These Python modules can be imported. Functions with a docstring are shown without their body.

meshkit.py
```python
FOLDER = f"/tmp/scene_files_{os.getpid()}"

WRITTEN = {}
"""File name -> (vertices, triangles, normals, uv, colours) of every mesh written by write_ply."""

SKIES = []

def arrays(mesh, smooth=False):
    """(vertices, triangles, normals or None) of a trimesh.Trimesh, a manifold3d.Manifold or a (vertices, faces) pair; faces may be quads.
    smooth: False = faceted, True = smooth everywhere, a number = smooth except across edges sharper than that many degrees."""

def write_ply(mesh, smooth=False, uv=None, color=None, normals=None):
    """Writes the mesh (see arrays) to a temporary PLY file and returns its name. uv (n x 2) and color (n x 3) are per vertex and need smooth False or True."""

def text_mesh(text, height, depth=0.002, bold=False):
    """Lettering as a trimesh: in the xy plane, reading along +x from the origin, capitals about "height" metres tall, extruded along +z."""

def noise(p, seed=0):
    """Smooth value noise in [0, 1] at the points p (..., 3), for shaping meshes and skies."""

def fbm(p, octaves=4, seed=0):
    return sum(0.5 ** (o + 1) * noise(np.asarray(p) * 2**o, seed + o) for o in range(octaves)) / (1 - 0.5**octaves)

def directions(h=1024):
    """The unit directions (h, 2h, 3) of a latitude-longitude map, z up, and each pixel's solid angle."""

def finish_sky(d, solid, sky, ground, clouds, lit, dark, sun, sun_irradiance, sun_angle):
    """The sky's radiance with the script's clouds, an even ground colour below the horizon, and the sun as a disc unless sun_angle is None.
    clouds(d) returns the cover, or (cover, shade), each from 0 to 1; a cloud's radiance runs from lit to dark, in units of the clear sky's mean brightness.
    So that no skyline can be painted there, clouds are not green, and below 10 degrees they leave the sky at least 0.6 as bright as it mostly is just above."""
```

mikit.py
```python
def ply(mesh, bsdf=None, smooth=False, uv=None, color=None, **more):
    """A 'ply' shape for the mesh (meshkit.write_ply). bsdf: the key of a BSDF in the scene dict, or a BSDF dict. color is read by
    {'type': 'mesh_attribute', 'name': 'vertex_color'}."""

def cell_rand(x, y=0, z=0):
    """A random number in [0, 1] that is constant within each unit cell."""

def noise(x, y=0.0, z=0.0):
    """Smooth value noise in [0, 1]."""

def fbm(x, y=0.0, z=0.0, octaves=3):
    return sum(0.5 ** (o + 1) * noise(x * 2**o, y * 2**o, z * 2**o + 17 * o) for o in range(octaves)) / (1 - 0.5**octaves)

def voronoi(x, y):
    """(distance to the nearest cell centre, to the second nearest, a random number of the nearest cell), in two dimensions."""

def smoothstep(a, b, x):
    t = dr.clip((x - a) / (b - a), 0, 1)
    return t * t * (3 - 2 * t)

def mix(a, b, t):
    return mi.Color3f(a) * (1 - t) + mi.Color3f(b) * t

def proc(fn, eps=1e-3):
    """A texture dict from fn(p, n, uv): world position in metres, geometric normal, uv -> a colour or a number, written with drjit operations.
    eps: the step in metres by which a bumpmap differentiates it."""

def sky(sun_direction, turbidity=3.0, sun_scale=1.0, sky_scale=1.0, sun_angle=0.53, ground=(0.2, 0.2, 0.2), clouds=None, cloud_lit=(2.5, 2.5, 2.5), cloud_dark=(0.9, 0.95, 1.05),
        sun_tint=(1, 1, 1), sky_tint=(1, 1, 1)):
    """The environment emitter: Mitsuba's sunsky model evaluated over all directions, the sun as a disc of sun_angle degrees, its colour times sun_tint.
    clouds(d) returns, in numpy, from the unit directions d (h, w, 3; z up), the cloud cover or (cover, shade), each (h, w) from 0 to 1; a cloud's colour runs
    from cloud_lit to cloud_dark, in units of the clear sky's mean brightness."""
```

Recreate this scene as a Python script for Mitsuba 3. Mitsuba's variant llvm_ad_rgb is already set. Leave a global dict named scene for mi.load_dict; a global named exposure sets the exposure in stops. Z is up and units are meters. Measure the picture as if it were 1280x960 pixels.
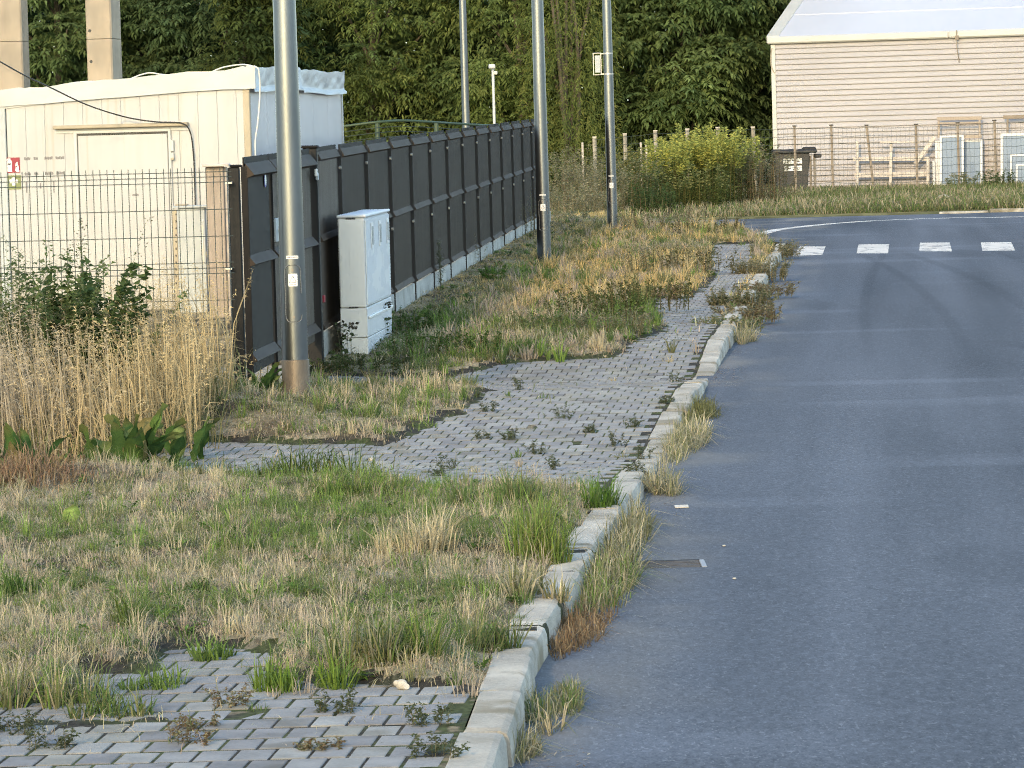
import math, numpy as np, trimesh, mitsuba as mi, mikit, meshkit, shapely
import drjit as dr
from shapely.geometry import Polygon, Point, LineString
from trimesh.creation import box as tbox, cylinder as tcyl, icosphere, extrude_polygon
T = mi.ScalarTransform4f
rng = np.random.default_rng(7)
scene, labels = {}, {}

# ------------------------------------------------------------------ camera, sky, exposure
FPX, CAMH, YH, ROLL = 5400.0, 2.1, 150.0, math.radians(1.6)
PITCH = math.atan((480 - YH) / FPX)
fwd = np.array([0, math.cos(PITCH), -math.sin(PITCH)])
R0, U0 = np.array([1.0, 0, 0]), np.array([0, math.sin(PITCH), math.cos(PITCH)])
RT, UP = math.cos(ROLL) * R0 - math.sin(ROLL) * U0, math.cos(ROLL) * U0 + math.sin(ROLL) * R0
EYE = np.array([0, 0, CAMH])
scene['camera'] = {'type': 'perspective', 'fov': 2 * math.degrees(math.atan(640 / FPX)), 'fov_axis': 'x', 'near_clip': 0.5, 'far_clip': 2000.0,
                   'to_world': T().look_at(origin=EYE.tolist(), target=(EYE + fwd).tolist(), up=UP.tolist())}
SUN_AZ, SUN_EL = math.radians(15), math.radians(18)        # from behind the camera, to the left
SUN = np.array([-math.sin(SUN_AZ) * math.cos(SUN_EL), -math.cos(SUN_AZ) * math.cos(SUN_EL), math.sin(SUN_EL)])
scene['sky'] = mikit.sky(SUN.tolist(), turbidity=3.5, sun_scale=0.18, sky_scale=1.3, sun_angle=3.0, sun_tint=(0.97, 0.97, 1.02))
exposure = 3.5

def ray(px, py): return fwd + RT * (px - 640) / FPX + UP * (480 - py) / FPX
def gnd(px, py, z=0.12):                                   # survey of the photograph: a pixel's point on the level z
    r = ray(px, py); return EYE + r * ((z - CAMH) / r[2])
def at(px, py, Y):                                         # ... and at the distance Y
    r = ray(px, py); return EYE + r * (Y / r[1])

# ------------------------------------------------------------------ helpers
used = {}
def numbered(name):
    used[name] = used.get(name, 0) + 1
    return name if used[name] == 1 else f'{name}_{used[name]-1:03d}'
def tag(key, label=None, cat=None, group=None, kind=None):
    d = labels.setdefault(key, {})
    for k, v in (('label', label), ('category', cat), ('group', group), ('kind', kind)):
        if v: d[k] = v
    return key
def thing(name, label, cat, group=None): return tag(numbered(name), label, cat, group)
def obj(name, mesh, bsdf, parent=None, smooth=False, label=None, **kw):
    key = numbered((parent + '__' if parent else '') + name)
    scene[key] = mikit.ply(mesh, bsdf, smooth=smooth, **kw)
    if label: tag(key, label)
    return key
def cat_m(ms): return trimesh.util.concatenate(ms)
def bx(sx, sy, sz, c=(0, 0, 0), rz=0.0):
    m = tbox((sx, sy, sz))
    if rz: m.apply_transform(trimesh.transformations.rotation_matrix(rz, [0, 0, 1]))
    m.apply_translation(c); return m
def bevel_box(sx, sy, sz, b=0.01):
    v = []
    for x in (-1, 1):
        for y in (-1, 1):
            for z in (-1, 1):
                v += [(x * sx / 2, y * (sy / 2 - b), z * (sz / 2 - b)), (x * (sx / 2 - b), y * sy / 2, z * (sz / 2 - b)), (x * (sx / 2 - b), y * (sy / 2 - b), z * sz / 2)]
    return trimesh.convex.convex_hull(np.array(v))
def frame_m(mesh, o, ex, ey, ez=(0, 0, 1)):
    M = np.eye(4); M[:3, 0], M[:3, 1], M[:3, 2], M[:3, 3] = ex, ey, ez, o
    m = mesh.copy(); m.apply_transform(M); return m
def tube(pts, r, sides=8):
    p = np.asarray(pts, float); r = np.broadcast_to(r, (len(p),)).astype(float)
    t = np.gradient(p, axis=0); t /= np.linalg.norm(t, axis=1, keepdims=True) + 1e-12
    a = np.cross(t, np.where(np.abs(t[:, 2:]) < 0.9, [0, 0, 1.0], [1.0, 0, 0])); a /= np.linalg.norm(a, axis=1, keepdims=True) + 1e-12
    b = np.cross(t, a); ang = np.arange(sides) * 2 * np.pi / sides
    v = (p[:, None] + r[:, None, None] * (np.cos(ang)[None, :, None] * a[:, None] + np.sin(ang)[None, :, None] * b[:, None])).reshape(-1, 3)
    i, j = np.meshgrid(np.arange(len(p) - 1), np.arange(sides), indexing='ij')
    q = np.stack([i * sides + j, i * sides + (j + 1) % sides, (i + 1) * sides + (j + 1) % sides, (i + 1) * sides + j], -1).reshape(-1, 4)
    n = len(v); v = np.vstack([v, p[:1], p[-1:]])
    k = np.arange(sides)
    f = np.vstack([q[:, [0, 1, 2]], q[:, [0, 2, 3]], np.stack([k * 0 + n, (k + 1) % sides, k], 1), np.stack([k * 0 + n + 1, (len(p) - 1) * sides + k, (len(p) - 1) * sides + (k + 1) % sides], 1)])
    return trimesh.Trimesh(v, f[:, ::-1], process=False)
def smooth_path(pts, n=40):
    p = np.asarray(pts, float); s = np.r_[0, np.cumsum(np.linalg.norm(np.diff(p, axis=0), axis=1))]
    from scipy.interpolate import PchipInterpolator
    return PchipInterpolator(s, p)(np.linspace(0, s[-1], n))
def lathe(prof, sides=40):                                  # (r, z) from the bottom up
    prof = np.asarray(prof, float); a = np.arange(sides) * 2 * np.pi / sides
    v = np.stack([prof[:, None, 0] * np.cos(a), prof[:, None, 0] * np.sin(a), np.broadcast_to(prof[:, None, 1], (len(prof), sides))], -1).reshape(-1, 3)
    i, j = np.meshgrid(np.arange(len(prof) - 1), np.arange(sides), indexing='ij')
    q = np.stack([i * sides + j, i * sides + (j + 1) % sides, (i + 1) * sides + (j + 1) % sides, (i + 1) * sides + j], -1).reshape(-1, 4)
    return trimesh.Trimesh(v, np.vstack([q[:, [0, 1, 2]], q[:, [0, 2, 3]]]), process=False)
def fbm3(x, y, s, seed=0, octaves=3):
    return meshkit.fbm(np.stack([np.asarray(x) * s, np.asarray(y) * s, np.zeros_like(np.asarray(x, float)) + seed * 3.7], -1), octaves, seed)
def sstep(a, b, x):
    t = np.clip((x - a) / (b - a), 0, 1); return t * t * (3 - 2 * t)

# ------------------------------------------------------------------ materials
def rgb(*c): return {'type': 'rgb', 'value': list(c)}
def prin(col, rough=0.6, **kw):
    return {'type': 'twosided', 'bsdf': {'type': 'principled', 'base_color': rgb(*col) if isinstance(col, tuple) else col, 'roughness': rough, **kw}}
def bumped(inner, fn, scale, eps=1e-3):
    return {'type': 'twosided', 'bsdf': {'type': 'bumpmap', 'arbitrary': mikit.proc(fn, eps), 'scale': scale, 'bsdf': inner['bsdf'] if inner['type'] == 'twosided' else inner}}
N, FB, mix, sst = mikit.noise, mikit.fbm, mikit.mix, mikit.smoothstep

def asphalt_col(p, n, uv):
    x = p.x - 0.0845 * p.y
    g = N(p.x * 170, p.y * 60, 1.0) * 0.55 + N(p.x * 60, p.y * 22, 4.0) * 0.45
    big = FB(p.x * 0.5, p.y * 0.10, 2.0)
    wear = FB(x * 2.3 + 4.0, p.y * 0.06, 7.0)
    streak = sst(0.62, 0.8, FB(p.x * 0.35, p.y * 0.9, 11.0))
    dust = (1 - sst(0.05, 0.75, x + 1.31 + 0.35 * (FB(p.x * 3, p.y * 1.3, 5.0) - 0.5))) * sst(0.35, 0.7, FB(p.x * 1.4, p.y * 1.1, 3.0))
    tr = sst(0.35, 1.0, dr.cos((x - 0.25 * dr.sin(p.y * 0.045)) * 3.45)) * sst(0.3, 0.6, FB(x * 0.7, p.y * 0.05, 13.0))
    fleck = sst(0.78, 0.9, N(p.x * 70, p.y * 28, 14.0))
    k = 0.76 + 0.62 * (g - 0.5) + 0.55 * (big - 0.5) + 0.5 * (wear - 0.5) + 0.24 * streak - 0.13 * tr + 0.22 * fleck
    col = mi.Color3f(0.097, 0.107, 0.129) * k
    q = (p.y - 40.0) * 0.05; rub = mi.Float(0)
    for a0, b0, w0 in ((4.15, -0.55, .10), (5.05, -0.75, .12), (3.3, .35, .09), (6.0, -0.5, .10)):
        rub = dr.maximum(rub, 1 - sst(w0 * .3, w0, dr.abs(p.x - a0 - .075 * (p.y - 40) - b0 * q * q)))
    rub = rub * sst(33.0, 46.0, p.y) * (1 - sst(60.0, 66.0, p.y)) * (0.35 + 0.65 * FB(p.x * 4, p.y * 0.4, 21.0))
    spot = sst(0.70, 0.80, FB(p.x * 0.9 + 3, p.y * 0.35, 17.0, 4)); col = col * (1 - 0.30 * rub) * (1 - 0.16 * spot)
    stone = sst(0.80, 0.9, N(p.x * 95, p.y * 40, 9.0)) * 0.05
    return mix(col + stone, mi.Color3f(0.26, 0.235, 0.19), dust * 0.35)
scene['asphalt'] = bumped({'type': 'principled', 'base_color': mikit.proc(asphalt_col), 'roughness': 0.75, 'specular': 0.35}, lambda p, n, uv: N(p.x * 130, p.y * 130, 2.0), 0.0012, 2e-3)
def paint_col(p, n, uv):
    w = sst(0.53, 0.72, FB(p.x * 9, p.y * 3, 3.0, 4))
    return mix(mi.Color3f(0.56, 0.525, 0.475) * (0.85 + 0.3 * FB(p.x * 3, p.y * 2, 1.0)), mi.Color3f(0.2, 0.2, 0.2), w * 0.75)
scene['road_paint'] = prin(mikit.proc(paint_col), 0.7)
def conc(base, seed, var=0.25, sc=9.0, da=0.55):
    def fn(p, n, uv):
        k = FB(p.x * sc + seed, p.y * sc, p.z * sc, 4); s = FB(p.x * 1.3 + seed, p.y * 1.3, p.z * 1.3 + 5.0)
        fine = N(p.x * 120 + seed, p.y * 120, p.z * 120)
        dirt = sst(0.52, 0.75, FB(p.x * 4 + seed * 2, p.y * 4, p.z * 4, 4))
        return mix(mi.Color3f(*base) * (1 + var * 2 * (k - 0.5) + var * 1.5 * (s - 0.5) + 0.25 * (fine - 0.5)), mi.Color3f(*base) * mi.Color3f(0.50, 0.46, 0.36), dirt * da)
    return fn
for i, b in enumerate([(0.235, 0.23, 0.225), (0.265, 0.26, 0.245), (0.205, 0.20, 0.20), (0.245, 0.235, 0.205)]):
    scene[f'paver_mat_{i}'] = prin(mikit.proc(conc(b, 3.0 + 7 * i)), 0.85, specular=0.3)
scene['kerb_mat'] = prin(mikit.proc(conc((0.385, 0.355, 0.30), 31.0, 0.45, 5.0, 0.9)), 0.85, specular=0.3)
scene['plate_mat'] = prin(mikit.proc(conc((0.40, 0.40, 0.37), 51.0, 0.25, 4.0)), 0.85, specular=0.3)
def column_col(p, n, uv):
    k = FB(p.x * 1.2, p.y * 1.2, p.z * 0.7, 4); b = FB(p.x * 6, p.y * 6, p.z * 1.2 + 9, 4); h = FB(1.0, 2.0, p.z * 1.6)
    return mix(mi.Color3f(0.47, 0.385, 0.285), mi.Color3f(0.31, 0.27, 0.215), sst(0.35, 0.8, k) * 0.8) * (0.78 + 0.3 * b + 0.22 * h)
scene['column_mat'] = prin(mikit.proc(column_col), 0.85, specular=0.25)
def soil_col(p, n, uv):
    a = FB(p.x * 3, p.y * 2.2, 1.0, 4); b = N(p.x * 60, p.y * 45, 3.0); c = FB(p.x * 14, p.y * 9, 8.0)
    straw = mix(mi.Color3f(0.19, 0.155, 0.10), mi.Color3f(0.42, 0.35, 0.23), b)
    return mix(mi.Color3f(0.07, 0.058, 0.04) * (0.6 + 0.8 * c), straw, sst(0.36, 0.62, a) * 0.9)
scene['soil_mat'] = bumped({'type': 'principled', 'base_color': mikit.proc(soil_col), 'roughness': 0.95, 'specular': 0.1}, lambda p, n, uv: FB(p.x * 40, p.y * 30, 1.0), 0.01, 3e-3)
def green_ground(p, n, uv):
    return mix(mi.Color3f(0.06, 0.07, 0.03), mi.Color3f(0.16, 0.14, 0.07), FB(p.x * 0.7, p.y * 0.5, 2.0, 4)) * (0.6 + 0.8 * N(p.x * 6, p.y * 6, 1.0))
def joint_col(p, n, uv):
    m = FB(p.x * 5, p.y * 4, 2.0, 4)
    return mix(mix(mi.Color3f(0.045, 0.042, 0.036), mi.Color3f(0.060, 0.070, 0.032), sst(.4, .65, m)), mi.Color3f(0.17, 0.145, 0.10), sst(.68, .8, FB(p.x * 9, p.y * 6, 7.0))) * (.6 + .8 * N(p.x * 70, p.y * 50, 1.0))
scene['joint_mat'] = prin(mikit.proc(joint_col), 0.95, specular=0.1)
scene['field_mat'] = prin(mikit.proc(green_ground), 0.95, specular=0.1)
def gravel(p, n, uv): return mi.Color3f(0.28, 0.26, 0.22) * (0.6 + 0.8 * N(p.x * 20, p.y * 20, 1.0))
scene['yard_mat'] = prin(mikit.proc(gravel), 0.95, specular=0.1)
def steel_col(p, n, uv):
    return mi.Color3f(0.18, 0.192, 0.208) * (0.86 + 0.28 * FB(p.x * 9, p.y * 9, p.z * 1.4, 4))
def steel_rough(p, n, uv): return 0.19 + 0.10 * FB(p.x * 14 + 3, p.y * 14, p.z * 5, 3)
scene['steel'] = prin(mikit.proc(steel_col), mikit.proc(steel_rough), metallic=0.95, specular=0.5)
scene['steel_sleeve'] = prin(mikit.proc(lambda p, n, uv: mi.Color3f(0.20, 0.165, 0.13) * (0.75 + 0.5 * FB(p.x * 20, p.y * 20, p.z * 9, 4))), 0.42, metallic=0.45)
scene['seam_dark'] = prin((0.05, 0.048, 0.045), 0.6)
scene['edge_bright'] = prin((0.55, 0.52, 0.47), 0.35, metallic=0.7)
scene['sticker_white'] = prin((0.80, 0.79, 0.75), 0.4)
scene['ink_black'] = prin((0.03, 0.03, 0.03), 0.6)
scene['ink_grey'] = prin((0.20, 0.19, 0.185), 0.7)
scene['sign_red'] = prin((0.27, 0.008, 0.030), 0.45)
scene['sign_green'] = prin((0.18, 0.215, 0.08), 0.4)
scene['sign_blue'] = prin((0.12, 0.13, 0.42), 0.4)
def cabin_col(p, n, uv):
    d = FB(p.x * 1.1, p.y * 1.1, p.z * 0.8, 4); r = FB(p.x * 16, p.y * 16, p.z * 0.9, 3)
    run = sst(0.60, 0.78, FB(p.x * 22 + 4, p.y * 22, p.z * 0.5, 3)) * sst(0.4, 2.3, p.z)
    return mix(mi.Color3f(0.485, 0.485, 0.475), mi.Color3f(0.42, 0.37, 0.28), dr.maximum(run * 0.4, 0.5 * (1 - sst(0.15, 0.9, p.z + 0.5 * (FB(p.x * 5, p.y * 5, p.z * 2) - 0.5))))) * (0.84 + 0.26 * d + 0.10 * (r - 0.5))
scene['cabin_mat'] = prin(mikit.proc(cabin_col), 0.45)
scene['cabin_trim'] = prin(mikit.proc(lambda p, n, uv: mi.Color3f(0.53, 0.53, 0.51) * (0.84 + 0.25 * FB(p.x * 3, p.y * 3, p.z * 5, 4))), 0.4)
scene['cabin_side'] = prin(mikit.proc(lambda p, n, uv: mi.Color3f(0.60, 0.575, 0.57) * (0.88 + 0.2 * FB(p.x * 2, p.y * 2, p.z * 1.0, 4))), 0.4)
scene['tan_trim'] = prin(mikit.proc(lambda p, n, uv: mi.Color3f(0.42, 0.36, 0.26) * (0.75 + 0.5 * FB(p.x * 7, p.y * 7, p.z * 3, 4))), 0.6)
scene['rubber_black'] = prin((0.025, 0.024, 0.023), 0.5)
scene['cable_white'] = prin((0.72, 0.70, 0.62), 0.5)
scene['box_grey'] = prin(mikit.proc(lambda p, n, uv: mi.Color3f(0.44, 0.47, 0.47) * (0.85 + 0.3 * FB(p.x * 8, p.y * 8, p.z * 4, 4))), 0.45)
def oldwood(p, n, uv):
    g = FB(p.x * 40, p.y * 40, p.z * 2.5, 3); b = FB(p.x * 3, p.y * 3, p.z * 3 + 4, 3)
    return mix(mi.Color3f(0.26, 0.205, 0.16), mi.Color3f(0.47, 0.40, 0.33), g * 0.7 + b * 0.4)
scene['old_wood'] = prin(mikit.proc(oldwood), 0.8)
scene['wire_dark'] = prin((0.05, 0.062, 0.055), 0.5)
scene['fence_metal'] = prin(mikit.proc(lambda p, n, uv: mi.Color3f(0.014, 0.0145, 0.015) * (0.8 + 0.4 * FB(p.x * 6, p.y * 6, p.z * 6))), 0.5, specular=0.2)
def strip_col(p, n, uv):
    s = p.y * 19.0; w = dr.abs(s - dr.floor(s) - 0.5) * 2
    c = mikit.cell_rand(dr.floor(s), 3.0, 1.0); v = FB(p.y * 25, p.z * 1.2, 3.0)
    d = FB(p.y * 0.8, p.z * 1.6, 9.0, 4)
    return mi.Color3f(0.032, 0.0255, 0.020) * (0.72 + 0.30 * c + 0.28 * v + 0.35 * (d - 0.5)) * (1 - 0.45 * sst(0.86, 1.0, w))
scene['strip_dark'] = prin(mikit.proc(strip_col), 0.6, specular=0.12)
scene['strip_grey'] = prin(mikit.proc(lambda p, n, uv: strip_col(p, n, uv) * 2.2), 0.55, specular=0.2)
scene['plain_dark'] = prin(mikit.proc(lambda p, n, uv: mi.Color3f(0.017, 0.0155, 0.015) * (0.8 + 0.4 * FB(p.y * 3, p.z * 3, 1.0))), 0.6, specular=0.15)
scene['fold_metal'] = prin(mikit.proc(lambda p, n, uv: mi.Color3f(0.062, 0.046, 0.034) * (0.8 + 0.4 * FB(p.x * 5, p.y * 5, p.z * 5))), 0.6, specular=0.12)
scene['post_thin'] = prin((0.040, 0.039, 0.038), 0.55, specular=0.2)
def cab_col(p, n, uv):
    s = p.y * 24.0; rib = sst(0.75, 1.0, dr.abs(s - dr.floor(s) - 0.5) * 2)
    blot = sst(0.50, 0.54, FB(p.x * 9 + 2, p.y * 3.2, p.z * 8, 3)) * sst(0.60, 0.66, p.z) * (1 - sst(1.0, 1.06, p.z))
    side = sst(0.5, 0.8, n.x)  # road-facing side bluer and darker than the end, its shade painted into the colour
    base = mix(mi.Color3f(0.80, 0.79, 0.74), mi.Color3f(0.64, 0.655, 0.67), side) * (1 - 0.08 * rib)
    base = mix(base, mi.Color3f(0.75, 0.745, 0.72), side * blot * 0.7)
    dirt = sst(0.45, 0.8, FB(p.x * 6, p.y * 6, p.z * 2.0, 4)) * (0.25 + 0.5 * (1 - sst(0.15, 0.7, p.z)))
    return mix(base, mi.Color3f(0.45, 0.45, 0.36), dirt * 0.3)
scene['cabinet_mat'] = bumped({'type': 'principled', 'base_color': mikit.proc(cab_col), 'roughness': 0.5}, lambda p, n, uv: sst(0.6, 1.0, dr.abs((p.x + p.y) * 32 - dr.floor((p.x + p.y) * 32) - 0.5) * 2), 0.0018, 2e-3)
scene['cabinet_top'] = prin(mikit.proc(lambda p, n, uv: mi.Color3f(0.74, 0.75, 0.76) * (0.9 + 0.2 * FB(p.x * 5, p.y * 5, 1.0))), 0.45)
def siding_col(p, n, uv):
    a = FB(p.x * 0.5, p.z * 0.6, 2.0, 4); b = FB(p.x * 0.4, p.z * 9.0, 5.0, 3); low = 1 - sst(0.2, 1.5, p.z + 0.8 * (FB(p.x * 0.7, 1.0, 4.0) - 0.5))
    return mix(mi.Color3f(0.405, 0.385, 0.39), mi.Color3f(0.37, 0.31, 0.26), low * 0.4) * (0.86 + 0.20 * a + 0.10 * b)
scene['siding_mat'] = prin(mikit.proc(siding_col), 0.5)
scene['hall_trim'] = prin(mikit.proc(lambda p, n, uv: mi.Color3f(0.55, 0.54, 0.50) * (0.88 + 0.2 * FB(p.x * 2, p.y * 2, p.z * 6, 4))), 0.4)
scene['hall_roof'] = prin(mikit.proc(lambda p, n, uv: mi.Color3f(0.58, 0.585, 0.63) * (0.90 + 0.12 * FB(p.x * 0.6, p.y * 0.6, 2.0, 4))), 0.4)
scene['pvc_white'] = prin((0.62, 0.62, 0.62), 0.4)
scene['pane_sky_blue'] = prin((0.165, 0.215, 0.295), 0.08, specular=0.5)  # opaque pane, the sky reflection painted in as its blue base colour
scene['bin_black'] = prin((0.035, 0.033, 0.032), 0.5)
scene['wood_pale'] = prin(mikit.proc(lambda p, n, uv: mi.Color3f(0.56, 0.50, 0.44) * (0.7 + 0.6 * FB(p.x * 8, p.y * 8, p.z * 8, 3))), 0.8)
scene['post_conc'] = prin(mikit.proc(conc((0.40, 0.36, 0.29), 91.0)), 0.85)
scene['rust_post'] = prin(mikit.proc(lambda p, n, uv: mi.Color3f(0.27, 0.22, 0.17) * (0.7 + 0.6 * FB(p.x * 9, p.y * 9, p.z * 3, 3))), 0.7)
scene['pipe_green'] = prin((0.055, 0.085, 0.045), 0.5)
scene['iron'] = prin(mikit.proc(lambda p, n, uv: mi.Color3f(0.075, 0.075, 0.08) * (0.7 + 0.6 * FB(p.x * 30, p.y * 30, 1.0))), 0.6)
scene['edge_iron'] = prin((0.30, 0.30, 0.31), 0.5)
scene['pit_black'] = prin((0.01, 0.01, 0.01), 0.9)
scene['stone_pale'] = prin(mikit.proc(conc((0.55, 0.50, 0.42), 77.0, 0.3, 40.0)), 0.8)
scene['bark'] = prin(mikit.proc(lambda p, n, uv: mi.Color3f(0.13, 0.105, 0.08) * (0.5 + FB(p.x * 12, p.y * 12, p.z * 3, 4))), 0.9)
VC = {'type': 'mesh_attribute', 'name': 'vertex_color'}
scene['leaf_mat'] = {'type': 'principledthin', 'base_color': VC, 'roughness': 0.55, 'diff_trans': 1.15, 'spec_trans': 0.0, 'eta': 1.4}
scene['dock_mat'] = {'type': 'principledthin', 'base_color': VC, 'roughness': 0.75, 'diff_trans': 0.7, 'spec_trans': 0.0, 'eta': 1.3}
scene['grass_mat'] = {'type': 'principledthin', 'base_color': VC, 'roughness': 0.6, 'diff_trans': 0.5, 'spec_trans': 0.0, 'eta': 1.35}

# ------------------------------------------------------------------ plant pieces (vectorised)
class Acc:
    def __init__(self): self.v, self.f, self.c, self.n = [], [], [], 0
    def add(self, v, f, c):
        self.v.append(v.reshape(-1, 3)); self.f.append(f + self.n); self.c.append(np.broadcast_to(c, v.shape).reshape(-1, 3)); self.n += len(self.v[-1])
    def put(self, name, bsdf, parent=None, label=None, smooth=False):
        v, f, c = np.vstack(self.v), np.vstack(self.f), np.vstack(self.c)
        return obj(name, trimesh.Trimesh(v, f, process=False), bsdf, parent, smooth, label, color=np.clip(c, 0.004, 0.9))
def col(c, n, var=0.2, hue=0.06, r=None):
    r = r or rng
    return np.asarray(c) * (1 + var * r.normal(0, 1, (n, 1))).clip(0.4, 1.9) * (1 + hue * r.normal(0, 1, (n, 3))).clip(0.6, 1.5)
def blades(A, P, h, w, az, lean, C, tipC=None, r=None):
    n = len(P); r = r or rng
    h, w, az, lean = (np.broadcast_to(x, (n,)) for x in (h, w, az, lean))
    d = np.stack([np.cos(az), np.sin(az), 0 * az], -1); ps = az + np.pi / 2 + r.normal(0, 0.6, n); s = np.stack([np.cos(ps), np.sin(ps), 0 * az], -1) * (w / 2)[:, None]
    up = np.array([0, 0, 1.0])
    mid = P + up * (h * (0.62 - 0.12 * lean))[:, None] + d * (h * lean * 0.28)[:, None]
    tip = P + up * (h * (1 - 0.42 * lean ** 1.5))[:, None] + d * (h * lean * 0.85)[:, None]
    v = np.stack([P - s, P + s, mid + s * 0.8, mid - s * 0.8, tip], 1)
    b = (np.arange(n) * 5)[:, None]
    f = np.vstack([b + [0, 1, 2], b + [0, 2, 3], b + [3, 2, 4]])
    tipC = C if tipC is None else tipC
    A.add(v, f, np.stack([C * 0.9, C * 0.9, C, C, tipC], 1))
def leaves(A, P, D, Nn, L, W, C, fold=0.25, droop=0.25, peak=0.42):
    n = len(P); L, W = (np.broadcast_to(x, (n,))[:, None] for x in (L, W))
    D = D / (np.linalg.norm(D, axis=1, keepdims=True) + 1e-9)
    S = np.cross(D, Nn); S /= np.linalg.norm(S, axis=1, keepdims=True) + 1e-9
    Nn = np.cross(S, D)
    m = P + D * L * peak
    tip = P + D * L - np.array([0, 0, 1.0]) * L * droop
    v = np.stack([P, m - S * W / 2 + Nn * W * fold, m + S * W / 2 + Nn * W * fold, tip], 1)
    b = (np.arange(n) * 4)[:, None]
    A.add(v, np.vstack([b + [0, 1, 2], b + [1, 3, 2]]), np.repeat(C[:, None], 4, 1))
def rand_dir(n, r=None):
    d = (r or rng).normal(0, 1, (n, 3)); return d / np.linalg.norm(d, axis=1, keepdims=True)

# ------------------------------------------------------------------ terrain
def xk(y): return -0.14 + 0.0845 * (np.asarray(y, float) - 13.9) + 0.037 * np.clip(16.2 - np.asarray(y, float), 0, 6)         # road-side edge of the kerb
SF = 0.0637
XF0 = at(508, 173, 45.3)[0]
def xf(y): return XF0 + SF * (np.asarray(y, float) - 45.3)                  # fence line
KZ = np.array([[0, 0], [23.0, 0], [24.6, -.045], [26.6, -.12], [29.6, -.06], [32.0, -.03], [34.6, -.125], [36.2, -.06], [38.2, 0], [200, 0]])
from scipy.interpolate import PchipInterpolator
DIP = PchipInterpolator(KZ[:, 0], KZ[:, 1])
def zp(x, y): return 0.12 + DIP(np.asarray(y, float)) + 0.012 * (fbm3(x, y, 0.6, 2) - 0.5) + 0.0 * np.asarray(x)      # paving level
def pix_poly(pts, z): return Polygon([gnd(px, py, z)[:2] for px, py in pts]).buffer(0)
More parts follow.
